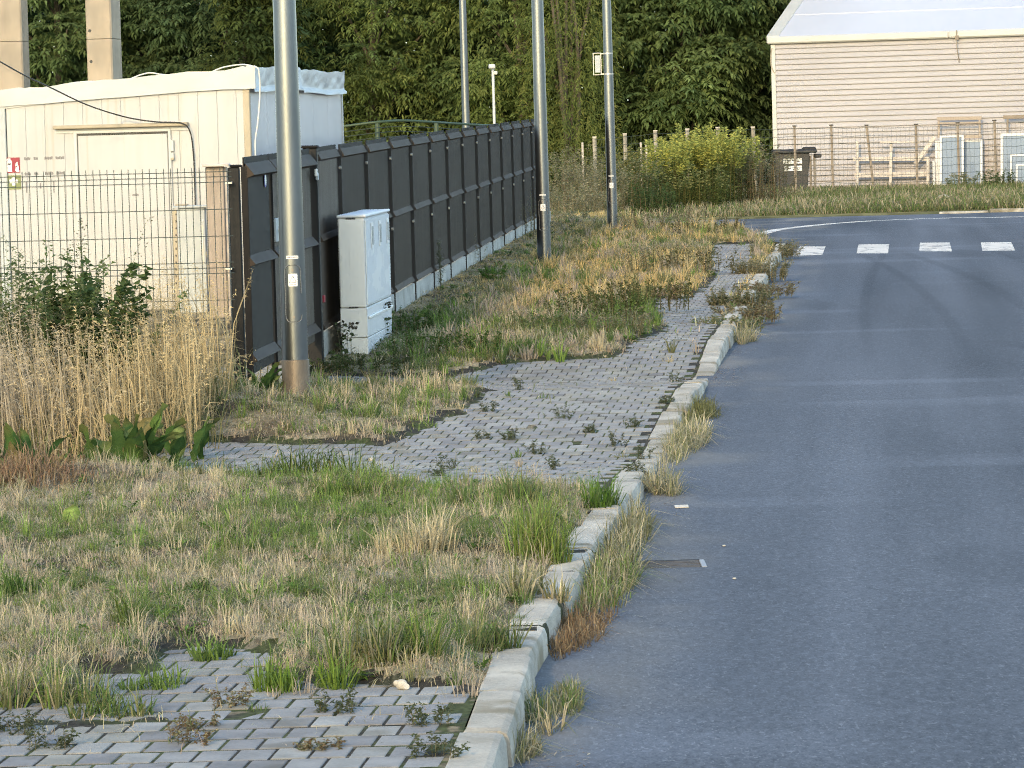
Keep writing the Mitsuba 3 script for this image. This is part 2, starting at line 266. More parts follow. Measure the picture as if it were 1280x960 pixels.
BARE = shapely.union_all([
    pix_poly([(-40, 985), (640, 985), (600, 866), (520, 866), (440, 880), (330, 868), (250, 872), (180, 900), (90, 905), (-40, 900)], .12),
    pix_poly([(100, 842), (250, 834), (300, 815), (362, 812), (352, 846), (470, 856), (600, 860), (600, 890), (-40, 905), (-40, 884), (100, 872)], .12),
    pix_poly([(170, 838), (215, 855), (340, 868), (350, 822), (300, 806), (230, 800)], .12),
    pix_poly([(20, 612), (50, 566), (150, 548), (480, 550), (560, 520), (600, 496), (560, 476), (400, 480), (400, 467), (560, 466), (620, 456), (760, 450), (790, 436), (830, 418), (915, 418), (880, 470), (850, 530), (820, 600), (765, 628), (540, 628), (470, 614), (250, 606)], .05),
    pix_poly([(806, 372), (918, 374), (908, 410), (825, 410)], .12), pix_poly([(885, 306), (948, 304), (940, 345), (918, 374), (855, 374), (885, 345)], .12)])
from shapely import distance, points, contains
def bare_s(x, y):                                         # distance from the open paving, negative within
    q = points(np.asarray(x, float).ravel(), np.asarray(y, float).ravel())
    s = distance(BARE, q) - distance(BARE.boundary, q) * contains(BARE, q)
    return s.reshape(np.shape(x)) + 0.35 * (fbm3(x, y, 2.6, 5, 4) - 0.5)
def bare(x, y): return 1 - sstep(-0.07, 0.07, bare_s(x, y))   # 1 where the paving lies open, ragged at its edges
def mound(x, y):
    x, y = np.asarray(x, float), np.asarray(y, float)
    d = 0.18 * np.exp(-((x + 2.05) / 0.85) ** 2 - ((y - 29.5) / 1.6) ** 2) + 0.14 * np.exp(-((x + 2.35) / 0.7) ** 2 - ((y - 24.6) / 0.8) ** 2)
    return d + (0.03 + 0.0080 * np.clip(y - 41, 0, 22)) * sstep(1.7, 0.15, x - xf(y)) * sstep(34.6, 37, y)
def zs(x, y, b=None):                                     # soil level
    q = bare_s(x, y); b = 1 - sstep(-0.07, 0.07, q)
    return zp(x, y) - 0.0035 * b + (1 - b) * (0.030 + 0.055 * (fbm3(x, y, 1.1, 9) - 0.3) + 0.02 * (fbm3(x, y, 5, 4) - 0.5) + mound(x, y) * sstep(-.05, .75, q)) * sstep(0.0, .22, xk(y) - .145 - x) - .012 * (1 - b) * sstep(.10, .0, xk(y) - .145 - x)
def grid_mesh(xs0, xs1, ys, nx, zfn):
    y = np.asarray(ys); t = np.linspace(0, 1, nx)
    X = xs0(y)[:, None] * (1 - t) + xs1(y)[:, None] * t; Y = np.broadcast_to(y[:, None], X.shape); Z = zfn(X, Y)
    i, j = np.meshgrid(np.arange(len(y) - 1), np.arange(nx - 1), indexing='ij'); a = i * nx + j
    f = np.vstack([np.stack([a, a + 1, a + nx + 1], -1).reshape(-1, 3), np.stack([a, a + nx + 1, a + nx], -1).reshape(-1, 3)])
    return trimesh.Trimesh(np.stack([X, Y, Z], -1).reshape(-1, 3), f, process=False)
def sheet(poly, z):
    v, f = trimesh.creation.triangulate_polygon(poly, engine='earcut'); 
    m = trimesh.Trimesh(np.c_[v, np.full(len(v), z)], f, process=False)
    if m.face_normals[:, 2].mean() < 0: m.invert()
    return m

# the verge strip ends in a rounded corner at the cross street
YC = 78.3
tag(obj('ground', sheet(Polygon([(-400, -200), (400, -200), (400, 700), (-400, 700)]), -0.12), 'field_mat'), kind='structure')
road_poly = Polygon([(-3.98, -30), (xk(66) - .12, 66), (xk(66) + .25, 69), (4.05, 72.5), (3.75, 75), (2.9, 77), (1.2, 78.2), (-70, 78.6), (-70, 86.4), (3, 86.4), (9, 85.8), (60, 83.5), (60, -30)])
DRAIN = (0.50, 0.885, 20.00, 20.36)
road = tag(obj('road', sheet(road_poly.difference(shapely.box(DRAIN[0], DRAIN[2], DRAIN[1], DRAIN[3])), 0.0), 'asphalt'), kind='structure')
for k, (a, b, c, d) in enumerate([((990, 319.5), (1028, 318.5), (1032, 307.5), (1000, 308)), ((1071, 316.5), (1110, 316.5), (1111.5, 305), (1073, 305.5)), ((1149, 314), (1190, 314), (1187, 303), (1150, 303.5)), ((1228, 313.5), (1269, 313), (1264, 302.5), (1226, 303))]):
    q = [gnd(px, py, 0.004)[:2] for px, py in (a, b, c, d)]
    obj('crossing_stripe', sheet(Polygon(q).buffer(0.03, join_style='round').buffer(-0.03), 0.004), 'road_paint', road)
for k in range(3): obj('crossing_stripe', sheet(Polygon([(8.45 + k, 62.7), (8.95 + k, 62.7), (9.35 + k, 66.8), (8.85 + k, 66.8)]), 0.004), 'road_paint', road)
ln = [gnd(px, py, 0.004)[:2] for px, py in ((932, 299), (942, 295), (955, 291), (972, 287), (1000, 283.5), (1040, 279.5), (1100, 275.5), (1180, 272.5), (1280, 271))] + [(14, 79.8), (30, 79.0)]
ln = smooth_path(np.c_[np.array(ln), np.zeros(len(ln))], 60)[:, :2]
obj('edge_line', sheet(LineString(ln).buffer(0.13, cap_style='flat'), 0.004), 'road_paint', road)
vm = grid_mesh(lambda y: np.minimum(-0.122 * y - 0.9, xf(y) - 0.3), lambda y: np.minimum(xk(y), 4.0 - np.clip(y - 73, 0, 9) ** 2 * 0.09) - 0.14, np.r_[np.arange(8, 12, .2), np.arange(12, 40, .06), np.arange(40, YC, .14)], 90, lambda X, Y: zs(X, Y))
vc = vm.triangles_center; vb = bare(vc[:, 0], vc[:, 1]) > .12
def part_of(m, mask):
    f = m.faces[mask]; u, inv = np.unique(f, return_inverse=True); return trimesh.Trimesh(m.vertices[u], inv.reshape(-1, 3), process=False)
tag(obj('verge', part_of(vm, ~vb), 'soil_mat', smooth=True), kind='structure')
JOINTS = part_of(vm, vb)
tag(obj('yard', sheet(Polygon([(-70, 26), (-4.6, 26), (xf(33) - .02, 33), (xf(79) - .02, 79), (-70, 79)]), 0.11), 'yard_mat'), kind='structure')
def zfar(x, y): return 0.02 + 0.14 * sstep(86, 88.5, np.asarray(y)) + 0.10 * (fbm3(x, y, 0.25, 3) - 0.5) * sstep(86, 90, np.asarray(y))
tag(obj('far_verge', grid_mesh(lambda y: -70 + 0 * y, lambda y: 70 + 0 * y, np.r_[84.5, 85.6, np.arange(86.2, 130, 1.2), 150, 200], 160, lambda X, Y: zfar(X, Y) - 0.10 * (Y < 86 - 0.04 * np.clip(X - 3, 0, 40))), 'field_mat', smooth=True), kind='structure')

# ------------------------------------------------------------------ kerb and paving
kb = tag('kerb', kind='structure'); used['kerb'] = 1
def kerb_stone(y0, y1, x0=None, r=0.022, jz=0, jx=0):
    ys = np.r_[y0, y0 + .03, np.linspace(y0 + .2, y1 - .2, 4), y1 - .03, y1]; nk = len(ys); prof = np.array([(-0.152, -0.2), (-0.152, -0.006), (-0.146, 0.0), (-r * 1.4, 0.0), (-r * .45, -r * .45), (0.0, -r * 1.6), (0.008, -0.2)])
    V = []
    for k, y in enumerate(ys):
        e = 0.010 * rng.random() if k in (0, nk - 1) else 0
        V.append(np.stack([xk(y) + jx + prof[:, 0] * 1.0, np.full(7, y), 0.12 + jz + 0.92 * DIP(y) + prof[:, 1] - e * (prof[:, 1] > -0.1)], -1) + rng.normal(0, .0022, (7, 3)) * [.7, 0, .7] - np.array([e * .6, 0, 0]))
    V = np.array(V); n = 7; f = []
    for k in range(nk - 1):
        for j in range(n - 1):
            a = k * n + j; f += [[a, a + 1, a + n + 1], [a, a + n + 1, a + n]]
    for k, s in ((0, 1), (nk - 1, -1)):
        for j in range(1, n - 1): f.append([k * n, k * n + j + 1, k * n + j][::s])
    return trimesh.Trimesh(V.reshape(-1, 3), np.array(f)[:, ::-1], process=False)
y = 8.0; mort = []
while y < 72.5:
    if y < 64.5: mort.append(kerb_stone(y - .035, y + .025, jz=-.007, jx=-.009))
    if y < 64.5: obj('stone', kerb_stone(y + .009, y + .981, jz=rng.normal(0, .0045), jx=rng.normal(0, .008)), 'kerb_mat', kb, smooth=18)
    y += 0.99
obj('mortar', cat_m(mort), 'joint_mat', kb); tag('kerb__mortar', kind='stuff')
pv = tag('pavement', kind='structure'); used['pavement'] = 1
PW, PL = 0.123, 0.236
obj('joint_fill', JOINTS, 'joint_mat', pv, smooth=True)
def pavers():
    out = []
    for j in range(int(9 / PL), int(72 / PL)):
        y0 = j * PL; xo = float(xk(y0)) - 0.158
        ii = np.arange(0, 32); off = (j % 2) * 0.5
        xc = xo - (ii + off + .5) * PW; yc = np.full(len(ii), y0 + PL / 2) + 0.0 * xc
        vis = (xc > -0.122 * yc - 0.15) & (xc > xf(yc) + 0.02 * 0) if y0 > 34 else (xc > -0.122 * yc - 0.15)
        b = bare(xc, yc)
        out.append(np.c_[xc, yc, b][vis & (b > 0.03)])
    return np.vstack(out)
PV = pavers(); PV = PV[np.argsort(PV[:, 1])]
PR = np.random.default_rng(3)
def paver_mesh(rows):
    n = len(rows); x, yy = rows[:, 0], rows[:, 1]
    z = zp(x, yy) + PR.normal(0, .0012, n); gx, gy = (zp(x + .05, yy) - zp(x - .05, yy)) / .1 + PR.normal(0, .006, n), (zp(x, yy + .05) - zp(x, yy - .05)) / .1 + PR.normal(0, .003, n)
    a, l = PW / 2 - .0055, PL / 2 - .0145; c = 0.003
    ring = lambda ax, ly: np.array([(-ax, -ly), (ax, -ly), (ax, ly), (-ax, ly)])
    xy = np.vstack([ring(a, l), ring(a, l), ring(a - c, l - c)]); dz = np.array([-.07] * 4 + [-.0022] * 4 + [0.] * 4)
    V = np.stack([x[:, None] + xy[None, :, 0] + 0.0845 * xy[None, :, 1], yy[:, None] + xy[None, :, 1] + 0 * x[:, None], z[:, None] + dz + gx[:, None] * xy[:, 0] + gy[:, None] * xy[:, 1]], -1)
    f = []
    for k in (0, 4):
        for s in range(4): f += [[k + s, k + (s + 1) % 4, k + 4 + (s + 1) % 4], [k + s, k + 4 + (s + 1) % 4, k + 4 + s]]
    f += [[8, 9, 10], [8, 10, 11]]
    return trimesh.Trimesh(V.reshape(-1, 3), (np.array(f)[None] + (np.arange(n) * 12)[:, None, None]).reshape(-1, 3), process=False)
first = PV[:300]; rest = PV[300:]
for row in first: obj('brick', paver_mesh(row[None]), f'paver_mat_{PR.choice(4, p=[.35, .25, .25, .15])}', pv)
pick = PR.choice(4, len(rest), p=[.35, .25, .25, .15])
for k in range(4):
    key = obj('far_bricks', paver_mesh(rest[pick == k]), f'paver_mat_{k}', pv); tag(key, kind='stuff')
far_kerb = tag('far_kerb', kind='structure'); used['far_kerb'] = 1
for k in range(14):
    a, b = np.array([8.6 + k * 1.01, 86.1 - k * .045]), np.array([9.58 + k * 1.01, 86.1 - (k + .97) * .045])
    d = (b - a); L = np.linalg.norm(d); d /= L; 
    obj('stone', frame_m(bevel_box(L, .16, .3, .02), (*((a + b) / 2), -0.09 + rng.normal(0, .01)), (*d, 0), (-d[1], d[0], 0)), 'kerb_mat', far_kerb)

# drain grate in the gutter
g = thing('drain_grate', 'iron drain grate let into the asphalt beside the kerb, half buried in dry weeds', 'drain')
gx0, gx1, gy = 0.50, 0.885, 20.18
obj('pit', bx(gx1 - gx0 + .1, .46, .01, ((gx0 + gx1) / 2, gy, -.09)), 'pit_black', g)
for s_ in (-1, 1): obj('frame', bevel_box(gx1 - gx0, .02, .10, .002).apply_translation(((gx0 + gx1) / 2, gy + s_ * .170, -.052)), 'iron', g)
for xx in (gx0 + .012, gx1 - .012): obj('frame', bevel_box(.024, .318, .10, .003).apply_translation((xx, gy, -.048)), 'edge_iron', g)
for k in range(5): obj('bar', bevel_box(gx1 - gx0 - .05, .020, .05, .003).apply_translation(((gx0 + gx1) / 2, gy - .126 + k * .063, -.029)), 'iron', g)

# ------------------------------------------------------------------ lamp posts
def lamp_post(x, y, z0, d0, d1, hgt, label, sleeve, group=None, hatch=True, sticker=True, face=None):
    t = thing('lamp_post', label, 'lamp post', group)
    a0 = math.atan2(-y, -x) if face is None else face
    O_ = np.array([x, y, z0]); rad = lambda z: (d0 + (d1 - d0) * z / hgt) / 2
    z1 = 0.28 if sleeve else 0.0
    if sleeve:
        m = lathe([(rad(0) + .004, -.3), (rad(0) + .004, z1), (rad(z1) - .001, z1 + .003)], 48); m.apply_translation(O_); obj('base_sleeve', m, 'steel_sleeve', t, smooth=40)
    zz = np.linspace(z1 if sleeve else -.3, hgt, 24)
    m = lathe([(rad(max(q, 0)), q) for q in zz], 48); m.apply_translation(O_); obj('pole', m, 'steel', t, smooth=True)
    # bracket and lamp head, above the picture
    dx, dy = 0.996, -0.084
    arm = tube(smooth_path([(x, y, z0 + hgt - .05), (x + .15 * dx, y + .15 * dy, z0 + hgt + .25), (x + .9 * dx, y + .9 * dy, z0 + hgt + .38)], 14), .03, 10); obj('arm', arm, 'steel', t, smooth=True)
    hd = bevel_box(.62, .26, .09, .03); obj('lamp_head', frame_m(hd, (x + 1.15 * dx, y + 1.15 * dy, z0 + hgt + .4), (dx, dy, 0), (-dy, dx, 0)), 'box_grey', t)
    def wrap(w, h, zc, out, n=10, poly=None):               # a patch lying on the round pole, facing a0
        s = np.linspace(-w / 2, w / 2, n); zs_ = np.array([zc - h / 2, zc + h / 2]); V = []
        for q in zs_:
            r = rad(q) + out
            V.append(np.stack([x + r * np.cos(a0 + s / r), y + r * np.sin(a0 + s / r), np.full(n, z0 + q)], -1))
        V = np.vstack(V); i = np.arange(n - 1)
        return trimesh.Trimesh(V, np.vstack([np.stack([i, i + 1, i + 1 + n], 1), np.stack([i, i + 1 + n, i + n], 1)]), process=False)
    def on(s, q, out):
        r = rad(q) + out; return np.stack([x + r * np.cos(a0 + s / r), y + r * np.sin(a0 + s / r), z0 + q], -1)
    if hatch:
        zc, hh, ww = .75, .40, d0 * .60
        a = np.linspace(0, 2 * np.pi, 49); e = 3.2
        cx = np.sign(np.cos(a)) * np.abs(np.cos(a)) ** (2 / e) * ww / 2; cz = np.sign(np.sin(a)) * np.abs(np.sin(a)) ** (2 / 2.2) * .05
        cz = cz + np.sign(np.sin(a)) * (hh / 2 - .05)
        obj('hatch_seam', tube(on(cx, zc + cz, .0005), .0026, 6), 'seam_dark', t)
        obj('hatch_edge', tube(on(cx * 1.07, zc - .001 + cz * 1.008, .0008), .0016, 6), 'edge_bright', t)
        for dz in (-.165, .165):
            m = tcyl(.0085, .008, sections=14); c = on(np.array(.0), zc + dz, .003); ax = np.array([math.cos(a0), math.sin(a0), 0])
            obj('bolt', frame_m(m, c, np.cross([0, 0, 1.0], ax), (0, 0, 1), ax), 'rust_post', t)
    if sticker:
        st = obj('warning_sticker', wrap(.066, .088, .845, .0025), 'sticker_white', t, label='white sticker with a black triangle and lightning bolt')
        obj('number_strip', wrap(.088, .022, 1.005, .002), 'sticker_white', t)
        for k in range(9): obj('mark', wrap(.006, .009, 1.005, .0032, 3).apply_translation(on(np.array(-.036 + k * .009), 1.005, 0) - on(np.array(0.), 1.005, 0)), 'ink_grey', t)
        tri = np.array([(-.026, .826), (.026, .826), (0, .876), (-.026, .826)])
        tri = np.vstack([np.linspace(p, q, 7)[:-1] for p, q in zip(tri[:-1], tri[1:])] + [tri[:1]])
        obj('triangle', tube(on(tri[:, 0], tri[:, 1], .0036), .0016, 5), 'ink_black', st)
        bolt = np.array([(.004, .864), (-.004, .848), (.004, .848), (-.001, .832)])
        obj('lightning_bolt', tube(on(bolt[:, 0], bolt[:, 1], .0036), .0014, 5), 'ink_black', st)
        for k in range(8): obj('letter', tube(on(np.array([-.020 + k * .0056, -.020 + k * .0056 + .0032]), np.array([.812, .812 + .0012 * (k % 2)]), .0034), .0019, 4), 'ink_black', st)
    return t
p1, p2, p3 = gnd(371, 509), gnd(681, 341), gnd(766, 295)
G3 = None
lamp_post(p1[0], p1[1], zs(p1[0], p1[1]) - .02, .188, .10, 9.0, 'brushed steel lamp post in front of the dark gate, the thickest and nearest', True)
lamp_post(p2[0], p2[1], .12, .182, .10, 9.0, 'steel lamp post at the far end of the dark fence, middle one of the row', False)
lamp_post(p3[0], p3[1], .12, .178, .10, 9.0, 'farthest steel lamp post of the row, with the small framed sign clamped to it', False)
q = at(582.5, 156, 104); lamp_post(q[0], q[1], .11, .205, .135, 11.0, 'plain pale lamp post standing behind the dark fence against the trees', False, hatch=False, sticker=False)
# a sign in a tube frame, clamped to the far post
s = thing('street_sign', 'small framed sign seen edge-on, clamped to the farthest lamp post of the row', 'sign')
sp = at(746.5, 80, p3[1] - .02); dxs = np.array([1, .0, 0])
w_, h_ = .142, .375
for dx in (-1, 1): obj('frame', bevel_box(.016, .03, h_, .004).apply_translation(sp + [dx * (w_ / 2 - .008), 0, 0]), 'edge_bright', s)
for dz in (-1, 1): obj('frame', bevel_box(w_ - .034, .03, .016, .004).apply_translation(sp + [0, 0, dz * (h_ / 2 - .008)]), 'edge_bright', s)
obj('plate', bx(.085, .012, h_ - .09, sp + [.006, .006, 0]), 'box_grey', s)
for zc in (sp[2] + .17, sp[2] - .17):
    m = lathe([(.086, -.012), (.086, .012)], 28); m.apply_translation((p3[0] - .0, p3[1], zc)); 
    rr = (.178 + (.10 - .178) * (zc - .12) / 9) / 2 + .004
    m = lathe([(rr, -.012), (rr, .012), (rr - .004, .013)], 28); m.apply_translation((p3[0], p3[1], zc)); obj('clamp', m, 'edge_bright', s, smooth=40)
    x_end = p3[0] - rr; obj('bracket', bx(max(.02, x_end - (sp[0] + w_ / 2) + .01), .02, .018, ((x_end + sp[0] + w_ / 2) / 2, p3[1], zc)), 'edge_bright', s)
# thin white camera mast behind the fence
cm = thing('camera_mast', 'thin white mast with a small camera head behind the dark fence', 'mast')
q0, q1 = at(617.5, 150, 106), at(616, 86, 106)
obj('mast', tube([(q1[0], 106, 0.1), (q1[0], 106, q1[2])], .034, 10), 'pvc_white', cm, smooth=40)
obj('head', bevel_box(.16, .28, .11, .02).apply_translation((q1[0] - .02, 105.95, q1[2] + .06)), 'pvc_white', cm)
obj('head', bevel_box(.10, .12, .09, .02).apply_translation((q1[0] + .06, 106.0, q1[2] - .10)), 'cable_white', cm)

# ------------------------------------------------------------------ tall concrete columns at the far left
def column(pl, pr, pe, Y, label):
    t = thing('concrete_column', label, 'column')
    a, b, c = at(pl, 60, Y)[0], at(pr, 60, Y)[0], at(pe, 60, Y)[0]
    w = b - a; d = .9; sk = (c - b) / d + (a + b) / 2 / Y
    ch = .035
    prof = np.array([(0 + ch, 0), (w - ch, 0), (w, ch), (w, d), (0, d), (0, ch)])
    yaw = math.atan(max(.05, (c - b + .0) / d)); cs, sn = math.cos(yaw), math.sin(yaw)
    P_ = np.stack([a + prof[:, 0] + prof[:, 1] * ((c - b) / d + (a + b) / 2 / Y), Y + prof[:, 1]], -1)
    zt = [0.0, 4.15, 7.6, 11.0]
    for k in range(3):
        obj('segment', extrude_polygon(Polygon(P_), zt[k + 1] - zt[k] - .012, engine='earcut').apply_translation((0, 0, zt[k])), 'column_mat', t)
        for q in ((.10, .18), (.12, zt[k + 1] - zt[k] - .5)):
            o = P_[0] * (1 - q[0]) + P_[1] * q[0]
            obj('tie_hole', tcyl(.035, .012, sections=12, transform=trimesh.transformations.rotation_matrix(math.pi / 2, [1, 0, 0])).apply_translation((o[0], o[1] + .0, zt[k] + q[1])), 'seam_dark', t)
column(-22, 28, 36.5, 96, 'tall concrete column at the left edge, cut by the frame')
column(108, 140, 152, 96, 'tall concrete column rising behind the white cabin roof')

# ------------------------------------------------------------------ site cabin
CB = thing('site_cabin', 'cream white site cabin with a closed door and dented roof flashing', 'cabin')
cr = at(313, 200, 45.0); CO = np.array([cr[0], 45.0, 0.0])
th = math.radians(7.2); eu, ew = np.array([-math.cos(th), math.sin(th), 0]), np.array([math.sin(th), math.cos(th), 0])
W_, L_ = 2.62, 5.95
def cl(u, w, z): return CO + eu * u + ew * w + np.array([0, 0, z])
def upix(px): # position along the end wall seen at this column of the photograph
    r = ray(px, 150); k = np.linalg.solve(np.array([[r[0], -eu[0]], [r[1], -eu[1]]]), (CO - EYE)[:2]); return k[1]
def zpix(px, py):
    r = ray(px, py); k = np.linalg.solve(np.array([[r[0], -eu[0]], [r[1], -eu[1]]]), (CO - EYE)[:2]); return EYE[2] + r[2] * k[0]
def cbox(u0, u1, w0, w1, z0, z1, b=.006):
    m = bevel_box(abs(u1 - u0), abs(w1 - w0), z1 - z0, b); m.invert() if False else None
    return frame_m(m, cl((u0 + u1) / 2, (w0 + w1) / 2, (z0 + z1) / 2), -eu, ew)
def slab(poly_uz, w0, w1):                                 # a polygon of the end wall's plane, given a thickness
    m = extrude_polygon(Polygon(poly_uz), w1 - w0, engine='earcut')
    return frame_m(trimesh.Trimesh(m.vertices * [-1, 1, 1], m.faces[:, ::-1]), cl(0, w1, 0), -eu, (0, 0, 1), -ew) if True else m
zb = lambda px: zpix(px, 133.5 - .0785 * (px - 2))          # lower edge of the roof flashing
zt = lambda px: zpix(px, 112.5 - .090 * px)
edges = np.r_[upix(307), np.linspace(upix(296), upix(8), 13)]
for a, b in zip(edges[:-1], edges[1:]):
    pa = 310 - 305 * a / W_; obj('wall_panel', cbox(a + .0008, b - .0008, 0, .05, .12, zb(310 - 117 * (a + b) / 2) + .02, .0025), 'cabin_mat', CB)
obj('core', cbox(.03, W_ - .03, .06, L_ - .03, .1, 2.3), 'cabin_side', CB)
obj('corner_post', cbox(-.012, .058, -.012, .06, .05, zb(310) + .01), 'tan_trim', CB)
obj('corner_post', cbox(upix(7), upix(-2) + .02, -.02, .05, .05, zb(5) + .01), 'box_grey', CB)
obj('corner_post', cbox(-.015, .05, L_ - .05, L_ + .01, .05, 2.5), 'cabin_trim', CB)
fx = [318.0, 307, 146, 39.5, -6]
for k in range(4):
    a, b = fx[k], fx[k + 1]; n = 8; pp = np.linspace(a, b, n)
    jig = np.r_[0, rng.normal(0, .006, n - 2), 0]
    top = [(upix(p) - (0.03 if p > 315 else 0), zt(p) + j + (.02 if p > 306 else 0)) for p, j in zip(pp, jig)]; bot = [(u, zb(p) + j * .3 - (.015 if p > 306 else 0)) for (u, _), p, j in zip(top, pp, jig)]
    obj('flashing', slab(top + bot[::-1], -.045 - .004 * (k == 0), -.012), 'cabin_trim', CB)
for k in range(6): obj('side_panel', cbox(-.002, .03, .065 + k * .97, .065 + (k + 1) * .97 - .006, .12, 2.52, .006), 'cabin_side', CB)
def dented(w0, w1, z0, z1, amp, seed, tear=None):
    n, m_ = 30, 12; wv, zv = np.meshgrid(np.linspace(w0, w1, n), np.linspace(0, 1, m_), indexing='ij')
    top = z1 + .022 * (fbm3(wv, 0 * wv, 3.0, seed) - .5) * 2 * 1; z = z0 + (top - z0) * zv + .012 * np.sin(wv * 2.1 + seed)
    o = -.035 + amp * (meshkit.fbm(np.stack([wv * 3, z * 6, 0 * z + seed], -1), 4, seed) - .5) - (.03 * (zv < .12))
    P = CO + eu * 0 + wv[..., None] * ew + np.stack([0 * z, 0 * z, z], -1) + eu * o[..., None]
    i, j = np.meshgrid(np.arange(n - 1), np.arange(m_ - 1), indexing='ij'); a = i * m_ + j
    f = np.vstack([np.stack([a, a + m_, a + m_ + 1], -1).reshape(-1, 3), np.stack([a, a + m_ + 1, a + 1], -1).reshape(-1, 3)])
    return trimesh.Trimesh(P.reshape(-1, 3), f, process=False)
obj('side_flashing', dented(.03, 2.15, 2.475, 2.735, .05, 4), 'cabin_trim', CB, smooth=True)
obj('side_flashing', dented(2.2, 2.95, 2.50, 2.75, .14, 11), 'cabin_trim', CB, smooth=True, label='torn and crumpled piece of roof flashing')
obj('side_flashing', dented(2.98, L_ + .03, 2.455, 2.72, .07, 7), 'cabin_trim', CB, smooth=True)
obj('roof', slab([(-.02, 2.64), (W_ + .02, 2.40), (W_ + .02, 2.36), (-.02, 2.60)], -.02, L_ + .0), 'cabin_trim', CB)
door = obj('door', cbox(upix(209), upix(97), -.026, .0, .12, zpix(150, 168), .006), 'cabin_mat', CB)
for a, b in ((213.5, 210), (96, 92)): obj('frame', cbox(upix(a), upix(b), -.034, .0, .12, zpix(150, 163.5), .004), 'cabin_trim', door)
obj('frame', cbox(upix(213.5), upix(92), -.034, 0, zpix(150, 165.8), zpix(150, 162), .004), 'cabin_trim', door)
obj('head_gap', cbox(upix(209), upix(97), -.0305, -.026, zpix(150, 168), zpix(150, 166), .0005), 'seam_dark', door)
for za, zb_ in ((189, 175), (198, 191)): obj('latch', cbox(upix(216.8), upix(213), -.05, -.0, zpix(215, za), zpix(215, zb_), .003), 'cabin_trim', door)
obj('latch_knob', cbox(upix(217), upix(213), -.06, -.03, zpix(215, 200), zpix(215, 197), .003), 'tan_trim', door)
obj('door_plate', cbox(upix(171), upix(163), -.030, -.026, zpix(167, 244.8), zpix(167, 242.6), .0005), 'ink_grey', door)
lt = obj('rain_cap', cbox(upix(236), upix(68), -.10, .0, zpix(150, 159.6), zpix(150, 154.8), .008), 'tan_trim', CB)
obj('backing_board', cbox(upix(236), upix(69), -.018, 0, zpix(150, 165), zpix(150, 160), .003), 'cabin_trim', CB)
for py in (197.8, 217):
    for a, b in ((28.5, 36.5), (40.5, 46), (54, 64.5), (68, 78.5)):
        n = max(2, int((b - a) / 2)); e = np.linspace(a, b, n + 1)
        for k in range(n): obj('printed_mark', cbox(upix(e[k + 1] - .25), upix(e[k] + .0), -.0025, 0, zpix(50, py + 1.9), zpix(50, py - 1.9 + .7 * (k % 2)), .0004), 'ink_grey', CB)
for px, a, b in ((30.2, 227, 241), (48, 229, 236), (64.5, 226, 241), (195, 211, 213)): obj('stain', cbox(upix(px + .8), upix(px - .8), -.0022, 0, zpix(px, b), zpix(px, a), .0004), 'ink_grey', CB)
def sign_plate(name, label, a, b, top, bot, mat):
    t = thing(name, label, 'sign'); obj('plate', cbox(upix(b), upix(a), -.010, -.002, zpix(14, bot), zpix(14, top), .001), mat, t); return t
def flat(poly_px, w=-.0125):                                # a print on the end wall, outlined in the photograph
    return slab([(upix(x), zpix(x, y)) for x, y in poly_px], w, -.0102)
fs = sign_plate('fire_sign', 'dark red fire extinguisher sign on the cabin wall', 4.6, 23, 197, 216, 'sign_red')
obj('extinguisher_symbol', flat([(7.6, 215), (7.6, 202), (8.4, 200.5), (10.5, 199.6), (12.4, 200.6), (13.2, 202), (13.2, 215)]), 'sticker_white', fs)
obj('nozzle_symbol', flat([(6, 201), (6.2, 199.6), (8.5, 198.2), (12, 198.4), (12, 199.4), (8.6, 199.6), (7.2, 201.2)]), 'sticker_white', fs)
obj('gauge_symbol', flat([(8.6, 206.5), (8.6, 204.3), (12, 204.3), (12, 206.5)], -.0142), 'ink_black', fs)
for pts in ([(17.2, 213.5), (18.2, 208), (19.0, 210), (20.6, 204.5), (20.8, 209), (22.3, 206.5), (21.6, 211), (22.6, 214.6), (19, 215)], [(17.4, 206), (19.2, 202.2), (19.6, 204), (21.2, 201.6), (20, 206.4), (18, 208)]): obj('flame_symbol', flat(pts), 'sticker_white', fs)
fa = sign_plate('first_aid_sign', 'olive green first aid sign with a white cross below the red sign', 5.9, 23.6, 219.2, 237, 'sign_green')
obj('cross_symbol', flat([(9.4, 229), (9.4, 224.3), (12.6, 224.3), (12.6, 221.5), (16.6, 221.5), (16.6, 224.3), (19.8, 224.3), (19.8, 229), (16.6, 229), (16.6, 232), (12.6, 232), (12.6, 229)]), 'sticker_white', fa)
def wallp(px, py, out=.03): return cl(upix(px), -out, zpix(px, py))
bc = thing('black_cable', 'thin black cable hanging across the cabin wall down to the grey box', 'cable')
pts = [at(-30, 60, 41.5), at(0, 77, 42.2), at(38, 98, 43.0), at(60, 108, 43.4), at(110, 131.5, 44.2), wallp(160, 146, .16), wallp(200, 152.4, .13), wallp(228, 153.4, .12), wallp(236, 157, .12), wallp(240, 172, .05), wallp(241.5, 210, .03), wallp(241.8, 259, .05)]
obj('wire', tube(smooth_path(pts, 90), .0075, 7), 'rubber_black', bc, smooth=True)
wc = thing('white_cable', 'loose white cable snaking along the cabin roof edge and down its corner', 'cable')
pts = [(82, 106), (98, 103), (114, 101.8), (138, 102.5), (151, 101), (165, 98.5), (178, 93.5), (190, 91), (206, 93.3), (232, 93.5), (262, 92), (272, 87.5), (284, 83.5), (306, 80.6), (316, 82)]
pts = [cl(upix(px), -.02, zpix(px, py)) for px, py in pts] + [at(323, 86, 44.9), at(325, 105, 44.93), at(324.5, 125, 44.95), at(322, 155, 44.95), at(319, 180, 44.95), at(320, 215, 44.95)]
